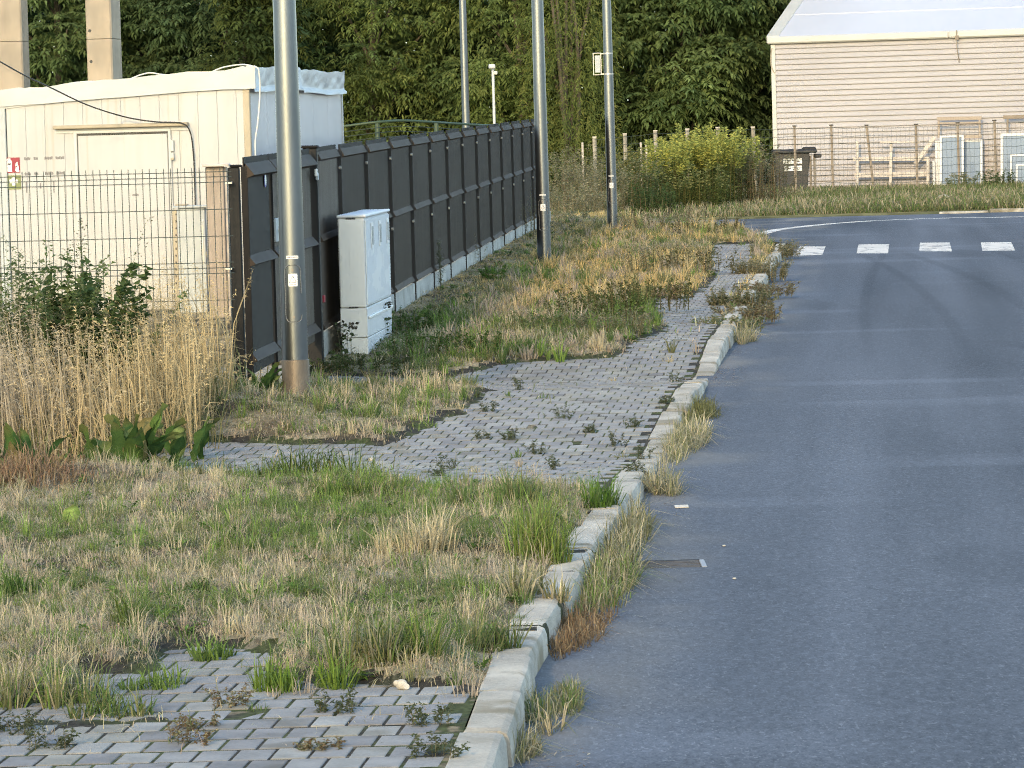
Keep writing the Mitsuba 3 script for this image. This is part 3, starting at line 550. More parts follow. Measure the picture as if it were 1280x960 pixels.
obj('wire', tube(smooth_path(pts, 110), .008, 7), 'cable_white', wc, smooth=True)
eb = thing('power_box', 'grey metal power box standing against the cabin beside its door', 'electric box')
Yb = 44.1
def pbox(x0, x1, y0, y1, Y, d, b=.006, dz=0):
    ym = (y0 + min(y1, y0 + 160)) / 2; a, c = at(x0, ym, Y), at(x1, ym, Y); a[2], c[2] = at((x0 + x1) / 2, y1, Y)[2], at((x0 + x1) / 2, y0, Y)[2]
    return bevel_box(c[0] - a[0], d, c[2] - a[2], b).apply_translation(((a[0] + c[0]) / 2, Y + d / 2, (a[2] + c[2]) / 2))
obj('body', pbox(223.5, 258, 260.5, 405, Yb, .24), 'box_grey', eb)
obj('side_rail', pbox(217.5, 222.8, 262, 405, Yb + .01, .05, .003), 'tan_trim', eb)
for k in range(11): 
    c = at(220.2, 268 + k * 8.6, Yb + .008); obj('slot', bx(.014, .006, .022, (c[0], Yb + .009, c[2])), 'seam_dark', eb)
obj('lid', pbox(216, 260, 257, 260, Yb - .03, .30, .006), 'box_grey', eb)
obj('lid_plate', pbox(219, 234, 255.3, 257, Yb - .02, .2, .003), 'tan_trim', eb)
obj('lock', pbox(252.6, 254.4, 274, 277, Yb - .012, .015, .002), 'pvc_white', eb)
obj('lock_rod', pbox(252.9, 254.0, 281, 330, Yb - .008, .012, .001), 'edge_bright', eb)
wp = thing('timber_post', 'weathered brown timber post with a flat cap beside the power box', 'post')
obj('shaft', pbox(258.8, 281.5, 208.5, 420, 43.2, .19, .008), 'old_wood', wp)
obj('edge_board', pbox(281.9, 285.5, 209, 420, 43.25, .15, .004), 'wood_pale', wp)
obj('cap', pbox(252.5, 286, 205, 208.4, 43.1, .30, .006), 'wood_pale', wp)

# ------------------------------------------------------------------ wire mesh fence at the left
MF = thing('mesh_fence', 'dark welded wire mesh fence panel with a folded top in front of the cabin', 'fence')
YM = 30.3; mz = lambda px, py: at(px, py, YM)
xr = at(289, 215, YM)[0]; zt0 = mz(150, 214)[2]
rows = [(219.5, 0), (225.8, .020), (232.4, 0), (266.5, 0), (300, .0), (333, 0), (339.8, .02), (346.5, 0), (380, 0), (414, 0)]
zrow = [mz(100, p)[2] for p, _ in rows]; zlow = zrow[-1] - .3
for (p, o), z in zip(rows, zrow):
    obj('wire', tube([(xr - 2.75, YM + o, z + .012), (xr - 1.4, YM + o, z + .002), (xr, YM + o, z)], .0032, 6), 'wire_dark', MF)
prof = [(0, zlow)] + [(o, z) for (p, o), z in list(zip(rows, zrow))[::-1]] + [(0, zrow[0] + .03)]
xw = xr - .028
while xw > xr - 2.75:
    j = rng.normal(0, .0012); pr_ = [(xw + j + .011 * (z - zrow[0]) * -0.1, YM - .005 + o, z + .012 * (xr - xw) / 2.75) for o, z in prof]
    obj('wire', tube(pr_, .0030, 6), 'wire_dark', MF); xw -= .0495
gp = thing('fence_post', 'thick dark square end post between the mesh fence and the gate', 'post')
obj('post', pbox(287, 301.5, 209, 560, 30.7, .085, .008), 'fence_metal', gp)
obj('cap', pbox(286.2, 302.2, 206, 209, 30.69, .095, .010), 'plain_dark', gp)
for py in (228.5, 336): obj('clamp', pbox(281, 290, py - 1.6, py + 1.6, 30.62, .05, .002), 'edge_bright', gp)

# ------------------------------------------------------------------ dark strip fence and gate, along the line xf
LF = np.array([SF, 1.0, 0]) / math.hypot(SF, 1); NF = np.array([LF[1], -LF[0], 0])      # along it, and towards the road
def yline(px):
    r = ray(px, 200); k = np.linalg.solve(np.array([[r[0], -SF], [r[1], -1.0]]), np.array([xf(0) - 0, 0.0])); return k[1]
def zline(px, py):
    r = ray(px, py); k = np.linalg.solve(np.array([[r[0], -SF], [r[1], -1.0]]), np.array([xf(0) - 0, 0.0])); return CAMH + r[2] * k[0]
FO = np.array([float(xf(0)), 0, 0])
def fl(y, out, z): return np.array([float(xf(y)), y, 0]) + NF * out + np.array([0, 0, z])
def strip(y0, y1, o0, o1, thick, z0, z1, zz=0.0, b=.004):     # an upright board from y0 to y1, its road-side face at o0 .. o1; zz: rise from end to end
    A, B = fl(y0, o0, 0), fl(y1, o1, 0); d = B - A; L = np.linalg.norm(d); d /= L; n = np.array([d[1], -d[0], 0])
    m = bevel_box(L, thick, z1 - z0, b); m.vertices[:, 2] += zz * (m.vertices[:, 0] / L)
    return frame_m(m, (A + B) / 2 - n * thick / 2 + np.array([0, 0, (z0 + z1) / 2]), d, -n)
def bead(y0, y1, o0, o1, z, h, out, rise=0.0):               # the folded ridge of a mesh panel
    A, B = fl(y0, o0, 0), fl(y1, o1, 0); d = B - A; L = np.linalg.norm(d); d /= L; n = np.array([d[1], -d[0], 0])
    v = []
    for k in (0, L):
        for o, q in ((-.004, -h / 2), (out, -h * .28), (out * .9, -h * .18), (-.004, h / 2)): v.append(A + d * k + n * o + np.array([0, 0, z + q + rise * (k / L - .5)]))
    f = []
    for j in range(3): f += [[j, j + 1, j + 5], [j, j + 5, j + 4]]
    f += [[0, 2, 1], [0, 3, 2], [4, 5, 6], [4, 6, 7], [0, 4, 7], [0, 7, 3]]
    return trimesh.Trimesh(np.array(v), np.array(f)[:, ::-1], process=False)
FX = [392.5, 422, 453.5, 482.6, 508, 532, 554, 573, 592, 608.6, 623, 638.5, 652, 664, 675, 685]
FENCE = thing('strip_fence', 'long dark grey strip fence on a concrete footing running away along the verge', 'fence')
tops = np.polyfit([yline(p) for p in (395, 450, 508, 554, 608, 652)], [zline(p, 190 - .1385 * (p - 388)) for p in (395, 450, 508, 554, 608, 652)], 1)
ztop = lambda y: np.polyval(tops, y)
ys_f = [yline(p) for p in FX]
ys_f = [ys_f[0]] + list(ys_f[1] + 2.5 * np.arange(len(ys_f) - 1) * (ys_f[12] - ys_f[1]) / 27.5)
mids = np.polyfit([yline(p) for p in (395, 508, 573, 652)], [zline(p, q) for p, q in ((395, 299.5), (508, 260.5), (573, 240), (652, 214.5))], 1); zmid = lambda y: np.polyval(mids, y)
lows = np.polyfit([yline(p) for p in (500, 578, 654)], [zline(p, q) for p, q in ((500, 357), (578, 312.5), (654, 277))], 1); zlo = lambda y: np.polyval(lows, y)
FINFO = (ys_f, [round(float(ztop(q)), 2) for q in ys_f], [round(float(zmid(q)), 2) for q in ys_f], [round(float(zlo(q)), 2) for q in ys_f])
for i in range(len(ys_f) - 1):
    a, b = ys_f[i], ys_f[i + 1]; m_ = (a + b) / 2; o0, o1 = .030, .0; zt_, zm_, zl_ = ztop(m_), zmid(m_), zlo(m_)
    rt, rm, rl = (f_(b) - f_(a) for f_ in (ztop, zmid, zlo))
    mat = 'strip_grey' if i == 0 else 'strip_dark'
    obj('panel', strip(a + .02, b - .008, o0, o1, .03, zm_ + .015, zt_ - .03, rt), mat, FENCE)
    obj('panel', strip(a + .02, b - .008, o0, o1, .03, zl_ + .015, zm_ - .015, rm), mat, FENCE)
    obj('fold', bead(a + .02, b - .008, o0, o1, zt_ - .045, .085, .028, rt), 'fold_metal', FENCE)
    obj('fold', bead(a + .02, b - .008, o0, o1, zm_, .075, .028, rm), 'fold_metal', FENCE)
    obj('fold', bead(a + .02, b - .008, o0, o1, zl_ - .01, .075, .026, rl), 'fold_metal', FENCE)
    obj('top_strip', strip(a + .02, b - .01, o0 - .012, o1 - .012, .012, zt_ - .02, zt_ + .035, rt, .002), 'plain_dark', FENCE)
    obj('post', strip(a - .012, a + .010, .034, .034, .05, .0, ztop(a) - .01, 0, .003), 'post_thin', FENCE)
    for q in (ztop(a) - .17, zmid(a) - .14):
        obj('bolt', frame_m(tcyl(.016, .02, sections=10), fl(a - .10, .03, q), (0, 0, 1), LF, NF), 'edge_bright', FENCE)
    obj('base_plate', strip(a + .004, b - .004, .02, .02, .06, -.05, zl_ - .055, rl, .008), 'plate_mat', FENCE)
GT = thing('dark_gate', 'dark double gate with a handle between the end post and the fence', 'gate')
gx = [yline(p) for p in (303.5, 333.5, 334.5, 385.5)]
for i, (a, b, mat) in enumerate(((gx[0], gx[1], 'plain_dark'), (gx[2], gx[3], 'strip_grey'))):
    m_ = (a + b) / 2; zt_ = ztop(m_) - .02; rt = ztop(b) - ztop(a); zm_ = zmid(m_) + .0; zl_ = .42
    o = .02
    lf = obj('leaf', strip(a, b, o, o - .01, .035, zl_ - .12, zt_ - .03, rt), mat, GT)
    obj('fold', bead(a, b, o, o, zt_ - .05, .11, .06, rt), 'fold_metal', GT)
    obj('fold', bead(a, b, o, o, zm_, .085, .05, 0), 'fold_metal', GT)
    obj('fold', bead(a, b, o, o, zl_, .085, .045, 0), 'fold_metal', GT)
    obj('top_strip', strip(a, b, o - .012, o - .012, .012, zt_ - .02, zt_ + .05, rt, .002), 'plain_dark', GT)
    obj('edge_strip', strip(a, a + .012, o + .012, o + .012, .05, zl_ - .3, zt_ - .02, 0, .003), 'plain_dark', GT)
hz = zline(338, 288)
obj('lock_case', strip(yline(335.2), yline(339.5), .045, .045, .03, hz - .09, hz + .09, 0, .004), 'box_grey', GT)
obj('handle', tube([fl(yline(337), .05, hz), fl(yline(337), .10, hz), fl(yline(339), .10, hz - .005), fl(yline(339.4), .10, hz - .10)], .011, 8), 'edge_bright', GT, smooth=40)
c = fl(yline(327), .023, zline(327, 224.5)); obj('round_sticker', frame_m(tcyl(.06, .003, sections=24), c, (0, 0, 1), LF, NF), 'sign_blue', GT)
obj('sticker_face', frame_m(tcyl(.042, .0035, sections=24), c + NF * .001, (0, 0, 1), LF, NF), 'sticker_white', GT)
G2 = thing('gate_post', 'dark square gate post with a rounded cap where gate and fence meet', 'post')
yg = yline(388)
obj('post', strip(yg - .06, yg + .06, .06, .06, .12, -.1, ztop(yg) + .03, 0, .008), 'fence_metal', G2)
obj('cap', strip(yg - .07, yg + .07, .07, .07, .14, ztop(yg) + .03, ztop(yg) + .055, 0, .010), 'plain_dark', G2)
for p, q, mt in ((384.5, 216, 'sticker_white'), (389.5, 376, 'sign_red'), (386, 221, 'box_grey')): obj('fitting', strip(yline(p) - .02, yline(p) + .05, .075, .075, .02, zline(p, q) - .03, zline(p, q) + .03, 0, .004), mt, G2)

# ------------------------------------------------------------------ street cabinet
SC = thing('street_cabinet', 'white plastic distribution cabinet with ribbed doors standing before the dark fence', 'cabinet')
ca, cb_ = gnd(427, 432), gnd(461.5, 434.5); Yc = 36.7; cx0, cx1 = at(426.5, 432, Yc)[0], at(461.5, 434, Yc)[0]
cdir = np.array([.066, 1, 0]) / math.hypot(.066, 1); cnor = np.array([cdir[1], -cdir[0], 0]); CLN = 2.2; cw = cx1 - cx0
def cab(a0, a1, l0, l1, z0, z1, b=.006): return frame_m(bevel_box(a1 - a0, l1 - l0, z1 - z0, b), np.array([cx0, Yc, .0]) + cnor * (a0 + a1) / 2 + cdir * (l0 + l1) / 2 + np.array([0, 0, (z0 + z1) / 2]), cnor, cdir)
ztc = at(445, 268.5, Yc)[2]; z1_, z2_ = at(445, 384.5, Yc)[2], at(445, 422, Yc)[2]
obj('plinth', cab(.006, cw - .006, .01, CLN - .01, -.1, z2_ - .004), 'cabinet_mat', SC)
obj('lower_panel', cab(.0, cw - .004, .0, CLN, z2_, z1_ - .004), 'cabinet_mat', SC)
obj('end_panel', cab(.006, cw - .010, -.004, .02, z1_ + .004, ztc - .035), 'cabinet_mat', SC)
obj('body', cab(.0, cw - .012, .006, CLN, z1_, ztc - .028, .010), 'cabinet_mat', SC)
obj('lid', cab(-.008, cw + .008, -.008, CLN + .008, ztc - .025, ztc, .008), 'cabinet_top', SC)
obj('lid_slot', cab(cw * .30, cw * .64, -.0095, .0, ztc - .036, ztc - .028, .001), 'seam_dark', SC)
obj('panel_slot', cab(cw * .32, cw * .66, -.0065, .0, z1_ - .002, z1_ + .006, .001), 'seam_dark', SC)
for k in range(3):
    l0, l1 = .03 + k * .716, .03 + (k + 1) * .716 - .012
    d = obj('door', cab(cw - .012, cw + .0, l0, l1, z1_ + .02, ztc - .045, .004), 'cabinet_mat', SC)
    obj('handle_plate', cab(cw, cw + .008, l0 + .40, l0 + .54, ztc - .30, ztc - .08, .002), 'sticker_white', d)
    obj('handle', cab(cw + .006, cw + .020, l0 + .44, l0 + .50, ztc - .27, ztc - .11, .004), 'box_grey', d)
obj('ledge', cab(cw - .002, cw + .016, .04, CLN - .04, z1_ - .10, z1_ - .075, .005), 'sticker_white', SC)

# ------------------------------------------------------------------ hall at the right
HL = thing('metal_hall', 'pale ribbed hall with a bright sloping roof beyond the road', 'hall')
YHL = 112.0; hc = at(967, 150, YHL); HO = np.array([hc[0], YHL, 0]); ht = math.radians(19)
hu, hw = np.array([math.cos(ht), -math.sin(ht), 0]), np.array([math.sin(ht), math.cos(ht), 0])
def hz_(px, py, w=0.0):
    r = ray(px, py); o = (HO + hw * w - EYE)[:2]; k = np.linalg.solve(np.array([[r[0], -hu[0]], [r[1], -hu[1]]]), o); return k[1], CAMH + r[2] * k[0]
ZE = hz_(1000, 54)[1]; HLEN = 16.0
def hl(u, w, z): return HO + hu * u + hw * w + np.array([0, 0, z])
def hbox(u0, u1, w0, w1, z0, z1, b=.006): return frame_m(bevel_box(u1 - u0, w1 - w0, z1 - z0, b), hl((u0 + u1) / 2, (w0 + w1) / 2, (z0 + z1) / 2), hu, hw)
PB = 6.72 * 110.5 / 5400; zbrd = .02; nb = int((ZE - zbrd) / PB) + 1
for k in range(nb):
    z0 = ZE - (k + 1) * PB; z1 = z0 + PB
    if z1 < .0: break
    a, t0, t1 = .0, -.048, -.006
    v = [hl(u, w, z) for u in (.10, HLEN) for w, z in ((0.02, z0 + .006), (t0, z0 + .014), (t0 - .003, z0 + .035), (t1, z1 - .002), (.02, z1 - .002))]
    f = []
    for j in range(4): f += [[j, j + 1, j + 6], [j, j + 6, j + 5]]
    f += [[0, 2, 1], [0, 3, 2], [0, 4, 3], [5, 6, 7], [5, 7, 8], [5, 8, 9]]
    obj('board', trimesh.Trimesh(np.array(v), np.array(f)[:, ::-1], process=False), 'siding_mat', HL)
obj('core', hbox(.02, HLEN, .02, 9.0, 0, ZE + .02), 'siding_mat', HL)
obj('corner_trim', hbox(-.02, .095, -.045, .06, .0, ZE - .015), 'hall_trim', HL)
gt_ = hz_(1000, 46)[1]
for k, (a, b) in enumerate(((-.10, 4.7), (4.703, 10.2), (10.203, HLEN))): obj('gutter', hbox(a, b, -.16, .02, ZE - .0, ZE + .19, .035), 'hall_trim', HL)
pr_ = math.tan(math.radians(21)); RW = 9.0
def rpt(u, w): return hl(u, w, ZE + .175 + (w + .12) * pr_)
nsh = 7
for k in range(6):
    w0, w1 = -.12 + k * 1.52, -.12 + (k + 1) * 1.52 + .04; h_ = .004 * 0
    V = [rpt(.22, w0) + [0, 0, .014], rpt(HLEN, w0) + [0, 0, .014], rpt(HLEN, w1), rpt(.22, w1)]; V += [p - np.array([0, 0, .05]) for p in V]
    obj('roof_sheet', trimesh.convex.convex_hull(np.array(V)), 'hall_roof', HL)
for k in range(1): 
    V = [rpt(-.10, -.12), rpt(.216, -.12), rpt(.216, RW), rpt(-.10, RW)]; V = [p + np.array([0, 0, .035]) for p in V] + [p - np.array([0, 0, .09]) for p in V]
    obj('verge_trim', trimesh.convex.convex_hull(np.array(V)), 'hall_trim', HL)
gab = Polygon([(0, ZE), (RW * 1.0, ZE), (RW, ZE + RW * pr_)])
gm = extrude_polygon(gab, .05, engine='earcut'); obj('gable', frame_m(gm, hl(.03, 0, 0), hw, (0, 0, 1), hu), 'siding_mat', HL)
u_, z_ = hz_(1198, 50); obj('pipe_bracket', tube([hl(u_, -.19, ZE + .20), hl(u_, -.19, ZE - .25), hl(u_ + .02, -.05, ZE - .62)], .012, 6), 'rust_post', HL)
obj('bracket_plate', hbox(u_ - .05, u_ + .05, -.19, -.16, ZE - .05, ZE + .06, .004), 'rust_post', HL)
u_, z_ = hz_(966, 80); obj('down_wire', tube(smooth_path([hl(u_ + .0, -.06, ZE - .1), hl(u_ - .03, -.08, ZE - .5), hl(u_ + .05, -.06, ZE - .75)], 12), .012, 6), 'tan_trim', HL)
def leaning(name, label, cat): return thing(name, label, cat)
def sash(t, px0, px1, py0, py1, w, fr=.055, name=''):        # a glazed frame standing against the hall wall
    (u0, z1), (u1, _) = hz_(px0, py0, w), hz_(px1, py0, w); z0 = hz_(px0, py1, w)[1]
    lean = .10; 
    def sb(a, b, c, d, t0, t1): 
        m = bevel_box(b - a, t1 - t0, d - c, .006); m.vertices[:, 1] += lean * (m.vertices[:, 2] + (c + d) / 2 - z0)
        return frame_m(m, hl((a + b) / 2, w + (t0 + t1) / 2, (c + d) / 2), hu, hw)
    for a, b, c, d in ((u0, u0 + fr, z0, z1), (u1 - fr, u1, z0, z1), (u0 + fr, u1 - fr, z0, z0 + fr), (u0 + fr, u1 - fr, z1 - fr, z1)): obj('frame', sb(a, b, c, d, -.03, .03), 'pvc_white', t)
    obj('pane', sb(u0 + fr, u1 - fr, z0 + fr, z1 - fr, -.006, .006), 'pane_sky_blue', t)
LB = 'window frame leaning against the pale hall'
sash(thing('window_sash', 'tallest white window sash of the first pair leaning on the hall, left of the post', 'window'), 1173.5, 1203.5, 169.5, 233, -.62)
sash(thing('window_sash', 'lower white window sash, right one of the first pair leaning on the hall', 'window'), 1199, 1227, 175, 233, -.45)
t = thing('window_frame', 'edge of a white window frame stacked behind the first pair of leaning sashes', 'window')
u0, z1 = hz_(1168.5, 176, -.42); u1, _ = hz_(1174.5, 176, -.42); z0 = hz_(1167, 233, -.42)[1]; obj('frame', hbox(u0, u1, -.42, -.36, z0, z1, .006), 'pvc_white', t)
u0, z1 = hz_(1165.5, 201, -.55); u1, _ = hz_(1168.2, 201, -.55); obj('frame', hbox(u0, u1, -.55, -.5, z0, z1, .006), 'pvc_white', t)
sash(thing('window_sash', 'wide white window sash at the right edge with smaller sashes before it', 'window'), 1249.5, 1320, 167, 232, -.45, .07)
sash(thing('window_sash', 'medium white sash standing in front of the wide one at the right edge', 'window'), 1262, 1320, 193, 231, -.62, .05)
sash(thing('window_sash', 'smallest white sash at the right edge, in front of the others', 'window'), 1269.5, 1320, 205, 231, -.75, .05)
def laths(t, px, mat, w=-.30, th_=.03):
    for x0, y0, x1, y1, wd in px:
        (ua, za), (ub, zb2) = hz_(x0, y0, w), hz_(x1, y1, w); d = np.array([ub - ua, zb2 - za]); L = np.hypot(*d); d /= L
        D = hu * d[0] + np.array([0, 0, d[1]]); Nz = -hu * d[1] + np.array([0, 0, d[0]])
        obj('lath', frame_m(bevel_box(L, wd * .0205, th_, .005), hl((ua + ub) / 2, w, (za + zb2) / 2), D, Nz, np.cross(D, Nz)), mat, t); w -= th_ + .004
laths(thing('timber_rack', 'pale timber rack of crossed laths standing against the hall wall', 'rack'), [(1066, 199, 1160, 198.5, 5), (1068, 219, 1162, 217.5, 6), (1071.5, 176, 1071.5, 236, 3.6), (1114, 178, 1113, 236, 3.6), (1160, 196, 1160, 237, 3.6), (1144, 205, 1168, 171, 5), (1100, 177.5, 1150, 178, 2.4)], 'wood_pale')
laths(thing('wall_trellis', 'brownish timber trellis fixed on the wall above the first leaning sashes', 'trellis'), [(1171, 148.5, 1227, 147.5, 4.6), (1173.5, 151, 1173.5, 172, 2.6), (1224.5, 150, 1224.5, 172, 2.6), (1172, 154, 1226, 153, 2.2), (1203, 171, 1227, 170.5, 4)], 'old_wood')
laths(thing('wall_trellis', 'grey timber trellis above the wide sash at the right edge', 'trellis'), [(1254, 146.5, 1300, 145.5, 4.6), (1259.5, 149, 1259.5, 166, 2.4)], 'rust_post')
wb = thing('waste_bin', 'black waste container with a ragged lid and white panels in front of the hall corner', 'waste bin')
YB = 107.2
def bb(x0, x1, y0, y1, d=.6, Y=YB, b=.015):
    a, c = at(x0, y1, Y), at(x1, y0, Y); return bevel_box(c[0] - a[0], d, c[2] - a[2], b).apply_translation(((a[0] + c[0]) / 2, Y + d / 2, (a[2] + c[2]) / 2))
m = bb(969, 1012, 191, 238, .75); m.vertices[:, 0] += (m.vertices[:, 2] < .6) * np.sign(m.vertices[:, 0] - m.vertices[:, 0].mean()) * -.06; obj('body', m, 'bin_black', wb)
lid = bb(966, 1022, 186.5, 192.5, .95, YB - .1, .03).subdivide().subdivide().subdivide(); lid.vertices += (meshkit.fbm(lid.vertices * 6, 3, 2)[:, None] - .5) * np.array([.06, .04, .09]); obj('lid', lid, 'bin_black', wb)
obj('lid_hump', bb(1004, 1020, 183.5, 187.5, .5, YB, .03), 'bin_black', wb)
obj('side_handle', bb(1018, 1027, 192, 197.5, .4, YB, .03), 'bin_black', wb)
for x in (1013.5, 1018.5): obj('leg', bb(x - 1, x + 1, 195, 238, .05, YB + .1, .004), 'rust_post', wb)
for a, b, c, d in ((979, 1002.5, 198, 205), (980, 1002.5, 207, 214)): 
    obj('panel', bb(a, b, c, d, .01, YB - .012, .002), 'sticker_white', wb)
for x, y in ((984, 200), (990, 199.7), (996, 201), (985, 210), (991, 211)): obj('mark', bb(x, x + 3.6, y, y + 1.6, .006, YB - .017, .001), 'ink_grey', wb)

# ------------------------------------------------------------------ wire fence before the hall and the trees
FF = thing('post_fence', 'wire fence on pale and rusty posts running in front of the hall and the trees', 'fence')
YF = 105.0
PX = [(743, 172, 'c'), (781, 168, 'c'), (819, 164, 'c'), (859, 162, 'c'), (897, 160, 'c'), (941, 159.5, 'c'), (993, 158, 'r'), (1039, 157, 'r'), (1083, 157, 'r'), (1145, 156, 'r'), (1197, 154, 'r'), (1243, 151, 'r'), (1290, 149, 'r')]
ptop = []
for k, (x, y_, kd) in enumerate(PX):
    p = at(x, y_, YF); ptop.append(p); b = p.copy(); b[2] = 0; lean = {1083: .16, 941: .06, 993: .0}.get(x, 0.01 * (k % 3))
    b[0] += lean - .05 * (p[2] - 0) * 0
    key = obj('post', tube([b, p], .045 if kd == 'c' else .034, 6 if kd == 'r' else 4), 'post_conc' if kd == 'c' else 'rust_post', FF, smooth=False)
    obj('post_cap', bx(.10, .10, .03, p + [0, 0, .012]), 'wood_pale' if kd == 'c' else 'bin_black', FF)
ptop = np.array(ptop)
for k in range(9):
    q = ptop.copy(); q[:, 2] = q[:, 2] - .05 - k * .19; q[:, 1] -= .05; mid = []
    for a, b in zip(q[:-1], q[1:]): mid += [a, (a + b) / 2 - [0, 0, .02]]
    obj('wire', tube(np.array(mid + [q[-1]]), .0048, 4), 'wire_dark', FF)
vw = []
for a, b in zip(ptop[:-1], ptop[1:]):
    n = int((b[0] - a[0]) / .105)
    for k in range(n):
        p = a + (b - a) * (k + .5) / n; vw.append(tube([p + [0, -.05, -.06], [p[0], p[1] - .05, .1]], .0026, 3))
obj('mesh_wires', cat_m(vw), 'wire_dark', FF)
for px_, y0 in ((801, 178), (808, 181), (728, 178)):
    p = at(px_, y0, 104.0); st = thing('stake', {801: 'thin pale stake between the second and third fence posts, the left one', 808: 'thinner pale stake just right of another between the second and third fence posts', 728: 'thin pale stake in front of the willow left of the first fence post'}[px_], 'stake')
    obj('stick', tube([(p[0], 104, 0), tuple(p)], .028, 6), 'wood_pale', st)
GP = thing('green_pipe', 'bent green pipe rail behind the dark fence beside the cabin', 'pipe')
pts = [at(426, 158.5, 78), at(440, 156.5, 78), at(470, 152.8, 78), at(500, 150.8, 78.5), at(530, 152, 79), at(565, 154.2, 80), at(605, 156.5, 81), at(640, 157, 82)]
obj('rail', tube(smooth_path(pts, 50), .022, 8), 'pipe_green', GP, smooth=True)
for px_ in (471.5, 545): 
    p = at(px_, 154, 78.6); obj('support', tube([(p[0], 78.6, 0), (p[0], 78.6, p[2])], .04, 8), 'pipe_green', GP, smooth=True)
for k in range(4): obj('wire', tube([p - np.array([0, 0, .10 + .09 * k]) for p in pts], .006, 4), 'wire_dark', GP)
for k, (px_, w) in enumerate(((440, 7), (448, 6), (464, 7), (480, 8))):
    a = np.linspace(0, np.pi * .62, 12); c = at(px_, 190, 80)
    hp = thing('bent_hoop', ('first', 'second', 'third', 'fourth')[k] + ' pale bent hoop from the cabin behind the dark fence', 'hoop', 'pale bent hoops behind the dark fence')
    obj('hoop', tube(np.stack([c[0] + w * .016 * np.cos(a), np.full(12, 80 + k * .2), c[2] - .22 + .36 * np.sin(a) * (.9 + .05 * k)], -1), .022, 6), 'wood_pale', hp, smooth=True)
db = np.random.default_rng(5); 
rb = thing('rubble_heap', 'low heap of white rubble behind the dark fence right of the cabin', 'rubble')
mm = []
for k in range(46):
    p = at(505 + db.uniform(-1, 1) * 24, 180, 82); m = trimesh.convex.convex_hull(db.normal(0, .09, (9, 3)) * [1.2, 1, .8]); m.apply_translation((p[0], 82 + db.uniform(-.5, .5), 1.16 + db.uniform(0, .42) * (1 - abs(p[0] + 2) / 3))); mm.append(m)
obj('lumps', cat_m(mm), 'stone_pale', rb); tag(rb + '__lumps', kind='stuff')
sb_ = obj('heap_base', trimesh.convex.convex_hull(np.array([(at(475, 180, 82)[0], 81.3, .0), (at(535, 180, 82)[0], 81.3, .0), (at(475, 180, 82)[0], 83, .0), (at(535, 180, 82)[0], 83, .0), (at(495, 180, 82)[0], 82, 1.25), (at(515, 180, 82)[0], 82, 1.3)])), 'yard_mat', rb)

